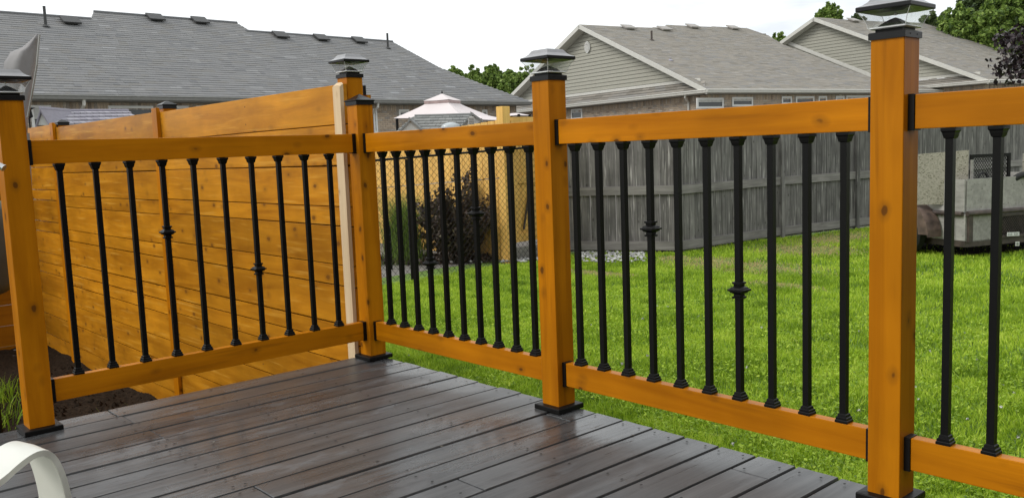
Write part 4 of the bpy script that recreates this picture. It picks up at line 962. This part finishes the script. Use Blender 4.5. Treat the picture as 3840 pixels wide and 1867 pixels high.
# round louvre vent in the gable
c = hit(2207, 178, EcB+DR*insB, DR)-DR*.04-orgB
m = MB(); ring = 22; R_ = .36*.72
m.prism([c+(DL*math.cos(a)*R_*.8+up*math.sin(a)*R_*1.0) for a in np.linspace(0, 2*math.pi, ring, endpoint=False)], -DR*.05); vo_ = m.build('gable_vent', WHITE, hB, fixn=True)
for k in range(7):
    zz = -R_*.72+k*R_*.24; wd = .8*math.sqrt(max(.01, R_*R_-zz*zz))*.85
    MB().obox(c+up*zz-DL*wd-DR*.052, DL*2*wd, -DR*.02, (0, 0, .028)).build('louvre', WTRIM, vo_)
hC, EcC, _a, _b, halfC, slC, orgC, insC = gable_house('tan grey roofed house at the right behind the closest post lamp', (3707, 300), None, None, (3053, 67), 3.24, .44,
    [(3990, 300), (3758, 154), (3590, 100), (3461, 87), (3215, 78)], 22., 0,
    [], [], [(3199, 82), (3518, 98)], [(3614, 131, .42)], (3540, 291))
a = hit(2944, 163, EcC+DR*(insC-.05), DR); b = hit(3290, 300, EcC+DR*(insC-.05), DR)
MB().prism([a-orgC, b-orgC, b+up*.20-orgC, a+up*.20-orgC], -DR*.04).build('flashing_board', WTRIM, hC, fixn=True)
# ------------------------------------------------------------------ TREES
def tree(label, base, hgt, crown_c, crown_r, nclump, per, leaf, mat, trunk_r=.2, group=None, name='broadleaf_tree', trange=(0, 1), cr_=.28, shell=.55):
    base = np.array(base, float); t = thing(name, label, 'tree', base, group=group)
    g = rng.normal(0, 1, (nclump, 3)); g /= np.linalg.norm(g, axis=1, keepdims=True); r = rng.uniform(shell, 1, (nclump, 1))
    cc = np.array(crown_c)-base; cr3 = np.array(crown_r)*rng.uniform(.8, 1.12, (nclump, 1)); cs = cc+g*r*cr3
    cs = cs[cs[:, 2] > .3]
    # clumps tinted: tips lighter than the inner boughs by species colour variation only
    V, T = leaf_cloud(cs, rng.uniform(.6, 1.25, len(cs))*cr_*float(np.mean(crown_r)), per, leaf, .6, trange)
    quads('crown', V, 4, T, mat, t)
    m = MB(); topc = cc+np.array([0, 0, cr3[:, 2].mean()*.3]); m.tube([np.zeros(3), cc*np.array([.3, .3, .45]), cc, topc], [trunk_r*1.3, trunk_r, trunk_r*.6, trunk_r*.15], 8)
    for k in range(14):
        e_ = cs[rng.integers(len(cs))]; s_ = cc*rng.uniform(.45, 1.0); m.tube([s_, (s_+e_)/2+np.array([0, 0, .1]), e_], [trunk_r*.35, trunk_r*.2, trunk_r*.06], 5)
    m.build('trunk', BARK, t); return t
def px_tree(label, u, v_top, v_bot, half_w_px, depth, mat, group=None, per=60, ncl=90, leaf=.22, **k):
    s = depth/F; c = at(u, (v_top+v_bot)/2, depth); rz_ = (v_bot-v_top)/2*s; rx = half_w_px*s
    return tree(label, (c[0], c[1], GZ), 0, c, (rx, rx*.9, rz_), ncl, per, leaf, mat, trunk_r=.12+rx*.04, group=group, **k)
TG = 'trees on the wooded skyline between the grey house and the gable house'
labs = ['green tree just showing over the low end of the grey roof', 'rounded green tree on the skyline right of the hip of the grey roof', 'green tree in the middle of the skyline gap between the houses', 'green tree on the skyline left of the middle post lamp', 'green tree behind the middle post lamp', 'green tree behind the left rake of the vented gable']
for (lb, (u, vt, vb, hw, d)) in zip(labs, ((1700, 250, 420, 60, 70), (1775, 255, 440, 62, 74), (1850, 248, 460, 60, 68), (1918, 262, 470, 55, 66), (1985, 250, 470, 62, 72), (2060, 240, 470, 60, 70))):
    px_tree(lb, u, vt, vb, hw, d, TREE1, TG, per=46, ncl=560, leaf=.14, trange=(0, 1), cr_=.10)
RG = 'tall trees rising behind the right hand house'
for lb, u, vt, vb, hw, d, mt in (('small round tree poking up behind the peak of the right hand gable', 3108, 14, 190, 58, 55, TREE1),
        ('thin tree top just right of the small round tree', 3215, 52, 190, 34, 56, TREE2),
        ('low bush-like tree showing in the dip left of the right hand gable', 2926, 122, 260, 42, 60, TREE1),
        ('sparse pale tree beside the lamp on the closest post', 3500, 45, 240, 60, 52, TREE2),
        ('broad bright green tree right of the closest post lamp', 3600, 30, 300, 105, 50, TREE1),
        ('dark tall tree at the top right, behind the bright one', 3680, -90, 260, 105, 56, TREE2),
        ('large bright green tree filling the top right corner', 3800, -60, 330, 140, 48, TREE1),
        ('dark green tree beyond the top right corner', 3930, -140, 330, 140, 54, TREE2)):
    px_tree(lb, u, vt, vb, hw, d, mt, RG, per=42, ncl=720 if hw > 60 else 260, leaf=.12, trange=(0, 1), cr_=.095)
c = at(3995, 195, 14.0)
tree('dark purple leaved maple at the right edge, above the trailer', (c[0]+.3, c[1]+.4, GZ), 0, c, (.95, .95, .72), 120, 34, .050, PURP, trunk_r=.07, name='purple_maple', cr_=.27, shell=.3)
# ------------------------------------------------------------------ GAZEBO CANOPIES
def gazebo(label, u, v_fin, tiers, depth, rot=.25, post_=True):
    c = at(u, 400, depth); k = depth/F; vh = 573; z_of = lambda v: at(u, v, depth)[2]
    t = thing('gazebo', label, 'gazebo', (c[0], c[1], GZ), rot)
    for i, (v0, w0, v1, w1, nm, mt) in enumerate(tiers):
        z0, z1 = z_of(v0)-GZ, z_of(v1)-GZ; a, b = w0*k/1.02, w1*k/1.02; m = MB(); ng = 8
        # four panels with a slight sag between the ribs
        for q in range(4):
            ca = [math.cos(math.pi/4+q*math.pi/2), math.sin(math.pi/4+q*math.pi/2)]; cb_ = [math.cos(3*math.pi/4+q*math.pi/2), math.sin(3*math.pi/4+q*math.pi/2)]
            base = len(m.v)
            for r in range(ng+1):
                f = r/ng; w__ = a+(b-a)*f; zz = z0+(z1-z0)*(f**.9)
                for s in range(ng+1):
                    g = s/ng; sag = math.sin(math.pi*g)*f*(1-f*.6)*.05*(b > a)*b
                    m.v.append((w__*(ca[0]*(1-g)+cb_[0]*g), w__*(ca[1]*(1-g)+cb_[1]*g), zz-sag))
            for r in range(ng):
                for s in range(ng): m.f.append((base+r*(ng+1)+s, base+r*(ng+1)+s+1, base+(r+1)*(ng+1)+s+1, base+(r+1)*(ng+1)+s)); m.t.append(.5)
        m.build(nm, mt, t, smooth=False)
    zf = z_of(v_fin)-GZ
    if v_fin < tiers[0][0]-3: MB().tube([(0, 0, z_of(tiers[0][0])-GZ-.02), (0, 0, zf-.05), (0, 0, zf)], [.02, .02, .004], 8).build('finial', BLACKP, t)
    bW = tiers[-1][3]*k/1.02; zE_ = z_of(tiers[-1][2])-GZ
    for q in range(4):
        a = math.pi/4+q*math.pi/2; MB().tube([(bW*.93*math.cos(a), bW*.93*math.sin(a), 0), (bW*.93*math.cos(a), bW*.93*math.sin(a), zE_+.02)], .035, 8).build('gazebo_post', BLACKP, t)
    return t
gazebo('two tier pale pink gazebo canopy with a pointed finial', 1660, 340, [(352, 2, 378, 76, 'top_canopy', CANV), (380, 74, 390, 72, 'vent_band', CANV2), (388, 66, 440, 196, 'main_canopy', CANV)], 22, rot=.45)
gazebo('low second pale canopy half hidden by the yellow corner post', 1930, 425, [(425, 14, 434, 62, 'top_canopy', CANV)], 22, rot=.3)
gazebo('flat pale canopy edge left of the yellow corner post', 1800, 437, [(437, 40, 452, 110, 'top_canopy', CANV)], 21, rot=.1)
# ------------------------------------------------------------------ PLASTIC SHEDS
def shed(label, depth, ridge, eave, gables, rmat, wmat, rows=6, tabs=14):
    """ridge/eave are (u, v) pairs measured at that depth; rear eave mirrored behind"""
    rA, rB = at(*ridge[0], depth+.6), at(*ridge[1], depth+.6+ridge[2]); eA, eB = at(*eave[0], depth), at(*eave[1], depth+ridge[2])
    org = np.array([(eA[0]+eB[0])/2, (eA[1]+eB[1])/2, GZ]); t = thing('garden_shed', label, 'shed', org)
    m = MB()
    for r in range(rows):
        f0, f1 = r/rows, (r+1.04)/rows; x = 0
        off = (r % 2)*.5/tabs
        for k in range(tabs+1):
            x0, x1 = max(0, k/tabs-off), min(1, (k+1)/tabs-off-.004)
            if x1 <= x0: continue
            def Q(x, f, l): return eA+(eB-eA)*x+((rA+(rB-rA)*x)-(eA+(eB-eA)*x))*min(f, 1)+up*l-org
            m.add([Q(x0, f0, .03), Q(x1, f0, .03), Q(x1, f1, .0), Q(x0, f1, .0), Q(x0, f0, 0), Q(x1, f0, 0)], [(0, 1, 2, 3), (4, 5, 1, 0)], random.random())
    m.build('roof_tiles', rmat, t, attr=True, kind='stuff')
    back = 2*rA-eA; backB = 2*rB-eB; back[2] = eA[2]; backB[2] = eB[2]
    MB().prism([rA-org, rB-org, backB-org, back-org], (0, 0, -.03)).build('back_roof', rmat, t, fixn=True)
    MB().tube([rA-org, rB-org], .035, 6).build('ridge_cap', rmat, t)
    iA, iB = eA+(back-eA)*.06+(eB-eA)*.04, eB+(backB-eB)*.06-(eB-eA)*.04; jA, jB = eA+(back-eA)*.94+(eB-eA)*.04, eB+(backB-eB)*.94-(eB-eA)*.04
    w_ = MB(); fl = [np.array([*p_[:2], GZ])-org for p_ in (iA, iB, jB, jA)]; hgt = min(eA[2], eB[2])-GZ-.02
    w_.prism(fl, (0, 0, hgt)); w_.build('wall', wmat, t, fixn=True)
    for (gl_, gt_, gr_, gd_) in gables:    # left foot, top, right foot pixels; depth of the front
        a, b, c_ = at(*gl_, gd_), at(*gt_, gd_+.02), at(*gr_, gd_+.04); back_ = np.array([_f[0], _f[1], 0])*.9
        MB().prism([a-org, b-org, c_-org], back_).build('gable', wmat, t, fixn=True)
        for p_, q_ in ((a, b), (b, c_)):
            d_ = unit(q_-p_); MB().obox(p_-d_*.05-np.array([_f[0], _f[1], 0])*.05-up*.0-org, (q_-p_)+d_*.06, np.array([_f[0], _f[1], 0])*1.0, up*.045).build('gable_trim', rmat, t, fixn=True)
    return t
SHR = tinted('shed_tiles', [(.20, .205, .20), (.27, .275, .265)], rough=.6, noise=.08)
SHS = tinted('slate_tiles', [(.22, .21, .25), (.33, .32, .36)], rough=.6, noise=.08)
s1 = shed('grey plastic garden shed with two small gables in front of the pink gazebo', 18.5, ((1555, 436), (1770, 430), .3), ((1480, 500), (1800, 496)), [((1505, 492), (1540, 454), (1578, 490), 18.3), ((1715, 500), (1772, 432), (1806, 455), 18.2)], SHR, SHEDW, rows=6, tabs=9)
# arched louvre on the right gable and a dome skylight
o_ = np.array(s1.location); c = at(1768, 455, 18.1)-o_; n_ = -np.array([_f[0], _f[1], 0]); rr = np.array([RV[0], RV[1], 0])
m = MB().prism([c+rr*x_+up*z_ for x_, z_ in [(-.07, -.10), (.07, -.10), (.07, .04), (.05, .085), (0, .105), (-.05, .085), (-.07, .04)]], n_*.03); lv = m.build('gable_vent', SHEDW, s1, fixn=True)
for k in range(5): MB().obox(c-rr*.055+up*(-.085+k*.034)+n_*.031, rr*.11, n_*.01, up*.014).build('louvre', GUTA, lv)
c = at(1690, 478, 18.2)-o_; m = MB()
for i in range(7):
    for j in range(13):
        th = i/6*math.pi/2; ph = j/12*math.pi; m.v.append(tuple(c+rr*(.20*math.cos(th)*math.cos(ph))+n_*(.12*math.cos(th)*math.sin(ph))+up*.10*math.sin(th)))
for i in range(6):
    for j in range(12): m.f.append((i*13+j, i*13+j+1, (i+1)*13+j+1, (i+1)*13+j)); m.t.append(.5)
m.build('skylight_dome', plain('skylight_plastic', (.40, .44, .46), .2), s1, smooth=True)
s2 = shed('lilac grey slate look plastic shed roof behind the plank fence on the left', 14.0, ((158, 418), (480, 416), 1.3), ((205, 470), (535, 462)), [((143, 470), (158, 420), (188, 470), 13.9)], SHS, SHEDW, rows=4, tabs=14)
# patio lantern post between the umbrella cover and the slate shed
p = at(112, 470, 13.0); t = thing('wall_lantern', 'small black lantern bracket in front of a white door at far left', 'lantern', (p[0], p[1], GZ))
MB().tube([(0, 0, 0), (0, 0, p[2]-GZ+.2)], .012, 8).build('lantern_pole', BLACKP, t); MB().square_lathe([(.02, p[2]-GZ+.1), (.045, p[2]-GZ+.12), (.03, p[2]-GZ+.22), (.08, p[2]-GZ+.25), (.01, p[2]-GZ+.27)]).build('lantern_head', BLACKP, t)
# ------------------------------------------------------------------ COVERED PATIO UMBRELLA (left)
dU = 5.4; prof = [(130, 140, 150), (150, 122, 147), (180, 88, 142), (198, 48, 140), (215, 40, 138), (235, 28, 135), (262, 25, 131), (300, 30, 126), (340, 42, 121), (380, 56, 112), (420, 72, 106), (460, 84, 100), (500, 92, 99)]
base = at(96, 1180, dU); t = thing('covered_umbrella', 'folded patio umbrella under a grey fabric cover at the far left', 'umbrella', (base[0], base[1], -.85))
o_ = np.array(t.location); m = MB(); nseg = 20
for (v, ul, ur) in prof:
    a, b = at(ul, v, dU)-o_, at(ur, v, dU)-o_; c_ = (a+b)/2; hw = (b-a)/2; dep = np.array([_f[0], _f[1], 0])*(np.linalg.norm(hw)*.45+.02)
    for k in range(nseg):
        an = 2*math.pi*k/nseg; w_ = 1+(.10*math.sin(an*5+v*.012)+.06*math.sin(an*9-v*.02))*(1 if ul < 130 else .3)
        m.v.append(tuple(c_+hw*math.cos(an)*(1 if abs(math.cos(an)) > .96 else w_)+dep*math.sin(an)*w_))
for i in range(len(prof)-1):
    for k in range(nseg): m.f.append((i*nseg+k, i*nseg+(k+1) % nseg, (i+1)*nseg+(k+1) % nseg, (i+1)*nseg+k)); m.t.append(.5)
m.f.append(tuple(range(nseg))); m.f.append(tuple((len(prof)-1)*nseg+k for k in range(nseg))[::-1]); m.t += [.5, .5]
m.build('fabric_cover', COVER, t, smooth=True, fixn=True)
m = MB().tube([at(148, 132, dU-.03)-o_, at(138, 245, dU-.05)-o_, at(124, 330, dU-.05)-o_, at(104, 440, dU-.03)-o_], .006, 6); m.build('zip_seam', GUTA, t)
e_ = at(96, 500, dU)-o_; MB().tube([(0, 0, 0), (e_[0]*.5, e_[1]*.5, e_[2]*.5), e_], .022, 8).build('pole', GUTA, t)
MB().tube([(0, 0, 0), (0, 0, .06)], .22, 16).build('base', BLACKP, t)
# covered grill at the far left edge
c = at(-70, 930, 4.7); t = thing('covered_grill', 'dark grey cover bulging in at the left edge behind the post', 'grill', (c[0], c[1], -.85)); o_ = np.array(t.location)
m = MB(); pr_ = [(760, -10), (790, 6), (850, 18), (930, 26), (1000, 25), (1060, 18), (1095, 8), (1105, -6)]
for (v, ur) in pr_:
    a, b = at(-190, v, 4.7)-o_, at(ur, v, 4.7)-o_; c_ = (a+b)/2; hw = (b-a)/2; dep = np.array([_f[0], _f[1], 0])*.17
    for k in range(nseg):
        an = 2*math.pi*k/nseg; w_ = 1+.04*math.sin(an*6+v*.03); ce, se = math.cos(an), math.sin(an); m.v.append(tuple(c_+hw*np.sign(ce)*abs(ce)**.6*w_+dep*np.sign(se)*abs(se)**.6*w_))
for i in range(len(pr_)-1):
    for k in range(nseg): m.f.append((i*nseg+k, i*nseg+(k+1) % nseg, (i+1)*nseg+(k+1) % nseg, (i+1)*nseg+k)); m.t.append(.5)
m.f.append(tuple(range(nseg))); m.f.append(tuple((len(pr_)-1)*nseg+k for k in range(nseg))[::-1]); m.t += [.5, .5]
m.build('fabric_cover', GRILLC, t, smooth=True, fixn=True)
zb_ = (at(-80, 1100, 4.7)-o_)[2]
for k, u_ in enumerate((-160, -60)):
    q = at(u_, 1090, 4.7)-o_; MB().tube([(q[0], q[1], .0), (q[0], q[1], zb_+.02)], .02, 8).build('leg', BLACKP, t)
# rod end poking in at the left edge
a, b = at(-60, 590, 2.9), at(14, 630, 2.9); t = thing('metal_rod', 'tip of a pale metal rod poking in at the left edge over the post', 'rod', a)
MB().tube([(0, 0, 0), b-a], .010, 10).build('rod_tube', CHROME, t, smooth=False); MB().tube([(b-a)*.97, (b-a)*1.02], .0115, 10).build('end_cap', CHROME, t)
# ------------------------------------------------------------------ WHITE RESIN CHAIR (bottom left)
near = [(-330, 2010, .92), (-180, 1935, .96), (0, 1808, 1.0), (60, 1757, 1.03), (104, 1722, 1.05), (140, 1702, 1.07), (172, 1698, 1.085), (200, 1716, 1.095), (222, 1752, 1.10), (240, 1800, 1.105), (253, 1850, 1.11), (262, 1900, 1.115), (272, 1990, 1.12)]
pts = [at(*q) for q in near]; lo_ = pts[-1].copy(); lo_ = lo_+np.array([0, 0, 0]); foot_ = lo_+(RV*.02); foot_[2] = 0.0
mid_ = (pts[-1]+foot_)/2; pts += [mid_, foot_]
wv3 = -np.array([RV[0], RV[1], 0])*.056+np.array([_f[0], _f[1], 0])*.040
# resample smoothly (Catmull-Rom)
def smooth_pts(P_, n=5):
    out = []; P_ = [P_[0]]+list(P_)+[P_[-1]]
    for i in range(1, len(P_)-2):
        for k in range(n):
            t_ = k/n; p0, p1, p2, p3 = P_[i-1:i+3]
            out.append(.5*((2*p1)+(-p0+p2)*t_+(2*p0-5*p1+4*p2-p3)*t_*t_+(-p0+3*p1-3*p2+p3)*t_**3))
    out.append(P_[-2]); return out
pp = smooth_pts(pts); fl = np.array([CAM[0]-.0, CAM[1], 0])
ch = thing('plastic_chair', 'white moulded plastic chair arm at the bottom left corner', 'chair', (float(foot_[0]), float(foot_[1]), 0)); o_ = np.array([float(foot_[0]), float(foot_[1]), 0.])
m = MB(); prof_ = []
for i, p_ in enumerate(pp):
    tg = unit(pp[min(i+1, len(pp)-1)]-pp[max(i-1, 0)]); nn = unit(np.cross(wv3, tg)); 
    if i == 0: ref = nn if nn[2] > 0 else -nn
    nn = nn if nn@ref > 0 else -nn; ref = nn; th = .0036
    ring_ = []
    for a_, b_ in ((-.02, -1), (0., -1.25), (.04, -1.25), (.06, -.7), (.94, -.7), (.97, -1.0), (1.02, -1), (1.02, 1), (.97, 1.1), (.5, 1.45), (.03, 1.1), (-.02, 1)):
        ring_.append(p_+wv3*a_+nn*th*b_)
    prof_.append(ring_)
nr_ = len(prof_[0])
for ring_ in prof_: m.v += [tuple(q-o_) for q in ring_]
for i in range(len(prof_)-1):
    for k in range(nr_): m.f.append((i*nr_+k, i*nr_+(k+1) % nr_, (i+1)*nr_+(k+1) % nr_, (i+1)*nr_+k)); m.t.append(.5)
m.f.append(tuple(range(nr_))); m.f.append(tuple((len(prof_)-1)*nr_+k for k in range(nr_))[::-1]); m.t += [.5, .5]
WCH = plain('white_resin', (.66, .66, .60), .32, noise=.05, nscale=3.)
ao = m.build('arm_and_leg', WCH, ch, fixn=True)
for p_ in ao.data.polygons: p_.use_smooth = True
md = ao.modifiers.new('edge', 'EDGE_SPLIT'); md.split_angle = math.radians(40)
# seat, back and rear leg lie outside the frame to the left
lt = -np.array([RV[0], RV[1], 0]); fw = np.array([_f[0], _f[1], 0])
s0 = np.array([foot_[0], foot_[1], .42])+lt*.05-o_
MB().obox(s0, lt*.44, -fw*.40, up*.02).build('seat', WCH, ch, bevel=.006, fixn=True)
MB().obox(s0-fw*.38+up*.05, lt*.44, -fw*.02-fw*.0, up*.42-fw*.09).build('backrest', WCH, ch, bevel=.006, fixn=True)
for q in (s0+lt*.40, s0+lt*.40-fw*.36, s0-fw*.36): MB().obox(np.array([q[0], q[1], 0]), lt*.035, -fw*.035, up*.42).build('leg', WCH, ch)
# ------------------------------------------------------------------ TRAILER
org = np.array([pc[0], pc[1], GZ]); tr = thing('utility_trailer', 'old wooden utility trailer with grey plywood sides parked before the grey fence', 'trailer', org)
zz = lambda v: at(3620, v, depT)[2]-GZ
zTop, zPipe, zBot, zFl = zz(675), zp-GZ, zz(905), zz(915)
LLn, RLn = 1.62, 2.3
nL = np.cross(dL_, up); nL = nL if (nL@(CAM-pc)) > 0 else -nL; nR = np.cross(dR_, up); nR = nR if (nR@(CAM-pc)) > 0 else -nR
# side panels (two plywood sheets and an overlapping plank), end panels
for k, (a0, a1) in enumerate(((0.16, .95), (.96, LLn))): MB().obox(dL_*a0+up*zBot, dL_*(a1-a0), -nL*.018, up*(zTop-zBot-.01*k)).build('side_panel', PLY, tr)
MB().obox(dL_*.0+nL*.004+up*(zPipe+.03), dL_*.20, nL*.02, up*(zTop-zPipe-.02)).build('corner_plank', PLY, tr)
MB().obox(dL_*.0+up*zBot, dL_*.155, -nL*.018, up*(zPipe-zBot)).build('side_panel', PLY, tr)
MB().obox(dR_*.02+up*(zPipe+.01), dR_*(RLn-.02), -nR*.018, up*(zTop-zPipe+.0)).build('end_panel', PLY, tr)
MB().obox(dR_*.02+up*(zBot-.02), dR_*.50, -nR*.018, up*(zPipe-zBot)).build('end_panel', PLY, tr)
MB().tube([dL_*LLn+up*zPipe+nL*.03, dL_*.02+up*zPipe+nL*.03], .033, 10).build('pipe_rail', RUST, tr)
MB().tube([dR_*.0+up*(zPipe+.005)+nR*.035, dR_*RLn+up*(zPipe+.005)+nR*.035], .036, 10).build('pipe_rail', RUST, tr)
for a_ in (.22, 1.5): MB().obox(dL_*a_+nL*.002+up*(zBot-.02), dL_*.07, nL*.04, up*(zPipe-zBot)).build('upright', RUST, tr)
MB().obox(dR_*.03+nR*.002+up*(zBot-.02), dR_*.07, nR*.04, up*(zPipe-zBot)).build('upright', RUST, tr)
MB().obox(dL_*.0+up*(zBot-.09), dL_*LLn, -nL*.06, up*.085).build('chassis_rail', RUST, tr); MB().obox(up*(zBot-.09)+dR_*.001, dR_*RLn, -nR*.06, up*.085).build('chassis_rail', RUST, tr)
MB().obox(dL_*.02+up*(zBot-.001)-nL*.02-nR*.02, dL_*(LLn-.04), dR_*(RLn-.05), up*.02).build('floor', PLY, tr, fixn=True)
MB().obox(dL_*.02+up*zBot-nL*.02+dR_*(RLn-.03), dL_*(LLn-.04), dR_*.018, up*(zTop-zBot)).build('side_panel', PLY, tr, fixn=True)
# expanded metal tailgate, number plate, sticker
g0_ = .56
def frame_mesh(parent, O, ex, ez, n, wd, ht, cell=.045, bar=.03, mat=RUST, nm='mesh_panel'):
    f = MB(); f.obox(O, ex*wd, n*.03, ez*bar); f.obox(O+ez*(ht-bar), ex*wd, n*.03, ez*bar); f.obox(O+ez*bar, ex*bar, n*.03, ez*(ht-2*bar)); f.obox(O+ex*(wd-bar)+ez*bar, ex*bar, n*.03, ez*(ht-2*bar))
    fo = f.build(nm, mat, parent, fixn=True)
    m = MB(); r = int(ht/cell*1.6); c = int(wd/cell)
    for i in range(r):
        for j in range(c):
            z = bar+(ht-2*bar)*(i+.5)/r; x = bar+(wd-2*bar)*(j+(.5 if i % 2 else 0.))/c; w2 = (wd-2*bar)/c*.5; h2 = (ht-2*bar)/r
            m.obox(O+ex*x+ez*(z-h2*.5)+n*.01, ex*w2+ez*h2, n*.008, ez*.007); m.obox(O+ex*(x+w2*2-.001)+ez*(z-h2*.5)+n*.012, -ex*w2+ez*h2, n*.008, ez*.007)
    m.build('expanded_mesh', mat, fo, kind='stuff'); return fo
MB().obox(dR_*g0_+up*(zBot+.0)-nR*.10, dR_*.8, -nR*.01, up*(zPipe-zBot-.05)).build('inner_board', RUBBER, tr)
frame_mesh(tr, dR_*g0_+up*(zBot-.0), dR_, up, nR, .82, zPipe-zBot-.04)
def onT(u, v): 
    x = hit(u, v, pc+nR*.05, nR); return x-org
a = onT(3776, 878); b = onT(3822, 876); hpl = .055
pm = MB().obox(a-up*.03, b-a, nR*.004, up*hpl).build('number_plate', PLATE, tr)
m = MB()
for k in range(7):
    if k == 3: continue
    s_ = a+(b-a)*(.07+k*.127); m.obox(s_-up*.018+nR*.005, (b-a)*.075, nR*.002, up*.008); m.obox(s_+up*.006+nR*.005, (b-a)*.055, nR*.002, up*.008); m.obox(s_-up*.010+nR*.005, (b-a)*.02, nR*.002, up*.016)
m.build('plate_characters', GUTA, pm, kind='stuff')
a = onT(3807, 917); b = onT(3822, 916); MB().obox(a-up*.02, b-a, nR*.004, up*.06).build('sticker', WHITE, tr)
c_ = (a+b)/2+up*.01; MB().tube([c_+nR*.004, c_+nR*.007], .017, 12).build('sticker_emblem', GUTA, tr); MB().obox(c_-(b-a)*.4-up*.004+nR*.004, (b-a)*.8, nR*.004, up*.008).build('sticker_emblem', GUTA, tr)
# wheel and rusty fender on the left side
wc = hit(3400, 905, pc+nL*.16, nL)-org; wr = float(wc[2]); wr = .30; wc[2] = wr
tg = unit(dL_); wl = MB(); ns = 24
wheel = MB()
for k, (rad, off) in enumerate(((.17, -.09), (.27, -.09), (.30, -.06), (.30, .05), (.27, .08), (.17, .08))):
    for s in range(ns):
        an = 2*math.pi*s/ns; wheel.v.append(tuple(wc+tg*math.cos(an)*rad+up*math.sin(an)*rad+nL*off))
for k in range(5):
    for s in range(ns): wheel.f.append((k*ns+s, k*ns+(s+1) % ns, (k+1)*ns+(s+1) % ns, (k+1)*ns+s)); wheel.t.append(.5)
wo2 = wheel.build('wheel', RUBBER, tr, fixn=True)
MB().tube([wc+nL*-.05, wc+nL*.05], .165, 20).build('rim', WHITE, wo2)
fd = MB(); R1 = .46
for s in range(15):
    an = math.pi*(s/14)*1.05-.08
    for off in (-.13, .13): fd.v.append(tuple(wc+tg*math.cos(an)*R1*1.1+up*(math.sin(an)*R1+.02)+nL*off))
for s in range(15):
    an = math.pi*(s/14)*1.05-.08
    for off in (.13, .13): fd.v.append(tuple(wc+tg*math.cos(an)*R1*1.1*(1 if off else 1)+up*((math.sin(an)*R1+.02)-(0.0 if off < .2 else 0))+nL*off))
for s in range(14): fd.f.append((2*s, 2*s+1, 2*s+3, 2*s+2)); fd.t.append(.5)
fe = fd.build('fender', plain('rusty_fender', (.11, .075, .06), .6, noise=.6, nscale=6.), tr)
sm = fe.modifiers.new('thick', 'SOLIDIFY'); sm.thickness = .006
MB().prism([wc+nL*.128+tg*math.cos(a)*R1*1.1+up*(math.sin(a)*R1+.02) for a in np.linspace(0, math.pi, 15)]+[wc+nL*.128+tg*math.cos(a)*R1*.72+up*(math.sin(a)*R1*.78+.02) for a in np.linspace(math.pi, 0, 15)], nL*.004).build('fender_side', fe.data.materials[0], tr, fixn=True)
MB().tube([wc, wc-nL*1.3], .03, 8).build('axle', RUST, tr)
# things standing in the trailer
a = at(3440, 580, depT+.35); b = at(3632, 563, depT+.15); bz = zTop+GZ-.35
t = thing('osb_sheet', 'flaky speckled chipboard sheet standing in the left side of the trailer', 'board', (b[0], b[1], bz)); d_ = a-b; d_[2] = 0; d_ *= 1.15
MB().prism([(0, 0, 0), d_, d_+up*(a[2]-bz), up*(b[2]-bz)], (.0, .014, 0)).build('sheet', OSB, t, fixn=True)
a = at(3642, 600, depT+.12); t = thing('grey_plank', 'narrow pale plank standing beside the chipboard sheet in the trailer', 'plank', (a[0], a[1], bz)); MB().obox((0, 0, 0), rr*.035, -n_*.02, up*(a[2]-bz)).build('plank', PLY, t)
a = at(3634, 700, depT+.45); t = thing('mesh_ramp', 'black framed expanded mesh ramp standing upright in the trailer', 'ramp', (a[0], a[1], bz)); e3 = at(3782, 700, depT+.65)-a; e3[2] = 0; w3 = float(np.linalg.norm(e3)); e3 = unit(e3)
zt3 = at(3634, 580, depT+.45)[2]; nn3 = np.cross(e3, up); nn3 = nn3 if nn3@(CAM-a) > 0 else -nn3
frame_mesh(t, np.zeros(3), e3, up, nn3, w3, zt3-bz, cell=.05, bar=.045, nm='ramp_frame', mat=BLACKP)
a = at(3845, 575, depT+.5); t = thing('osb_sheet', 'chipboard offcut at the right edge behind the trailer', 'board', (a[0], a[1], bz)); MB().obox((0, 0, 0), e3*.5, -nn3*.014, up*(a[2]-bz)).build('sheet', OSB, t, fixn=True); t.location.x -= float(e3[0]*.05)
def torus(name, c_, ax1, ax2, R_, r_, mat, parent, a0=0, a1=2*math.pi, n=28):
    MB().tube([c_+ax1*math.cos(a)*R_+ax2*math.sin(a)*R_ for a in np.linspace(a0, a1, n)], r_, 10).build(name, mat, parent, smooth=True)
a = at(3686, 668, depT+.30); t = thing('hose_loop', 'black hoop rising over the trailer side near the mesh ramp', 'hoop', (a[0], a[1], bz+.1)); torus('hoop', np.array([0, 0, a[2]-bz-.1]), e3, up, .075, .014, RUBBER, t, -.6, 3.7)
a = at(3822, 672, depT+.35); t = thing('spare_wheel', 'black tyre lying in the trailer at the right edge', 'tyre', (a[0], a[1], a[2]-.1)); torus('tyre', np.zeros(3)+up*.06, e3, unit(up*.75+nn3*.5), .125, .045, RUBBER, t)
MB().tube([up*.06-nn3*.02, up*.06+nn3*.02], .08, 16).build('rim', CHROME, t)
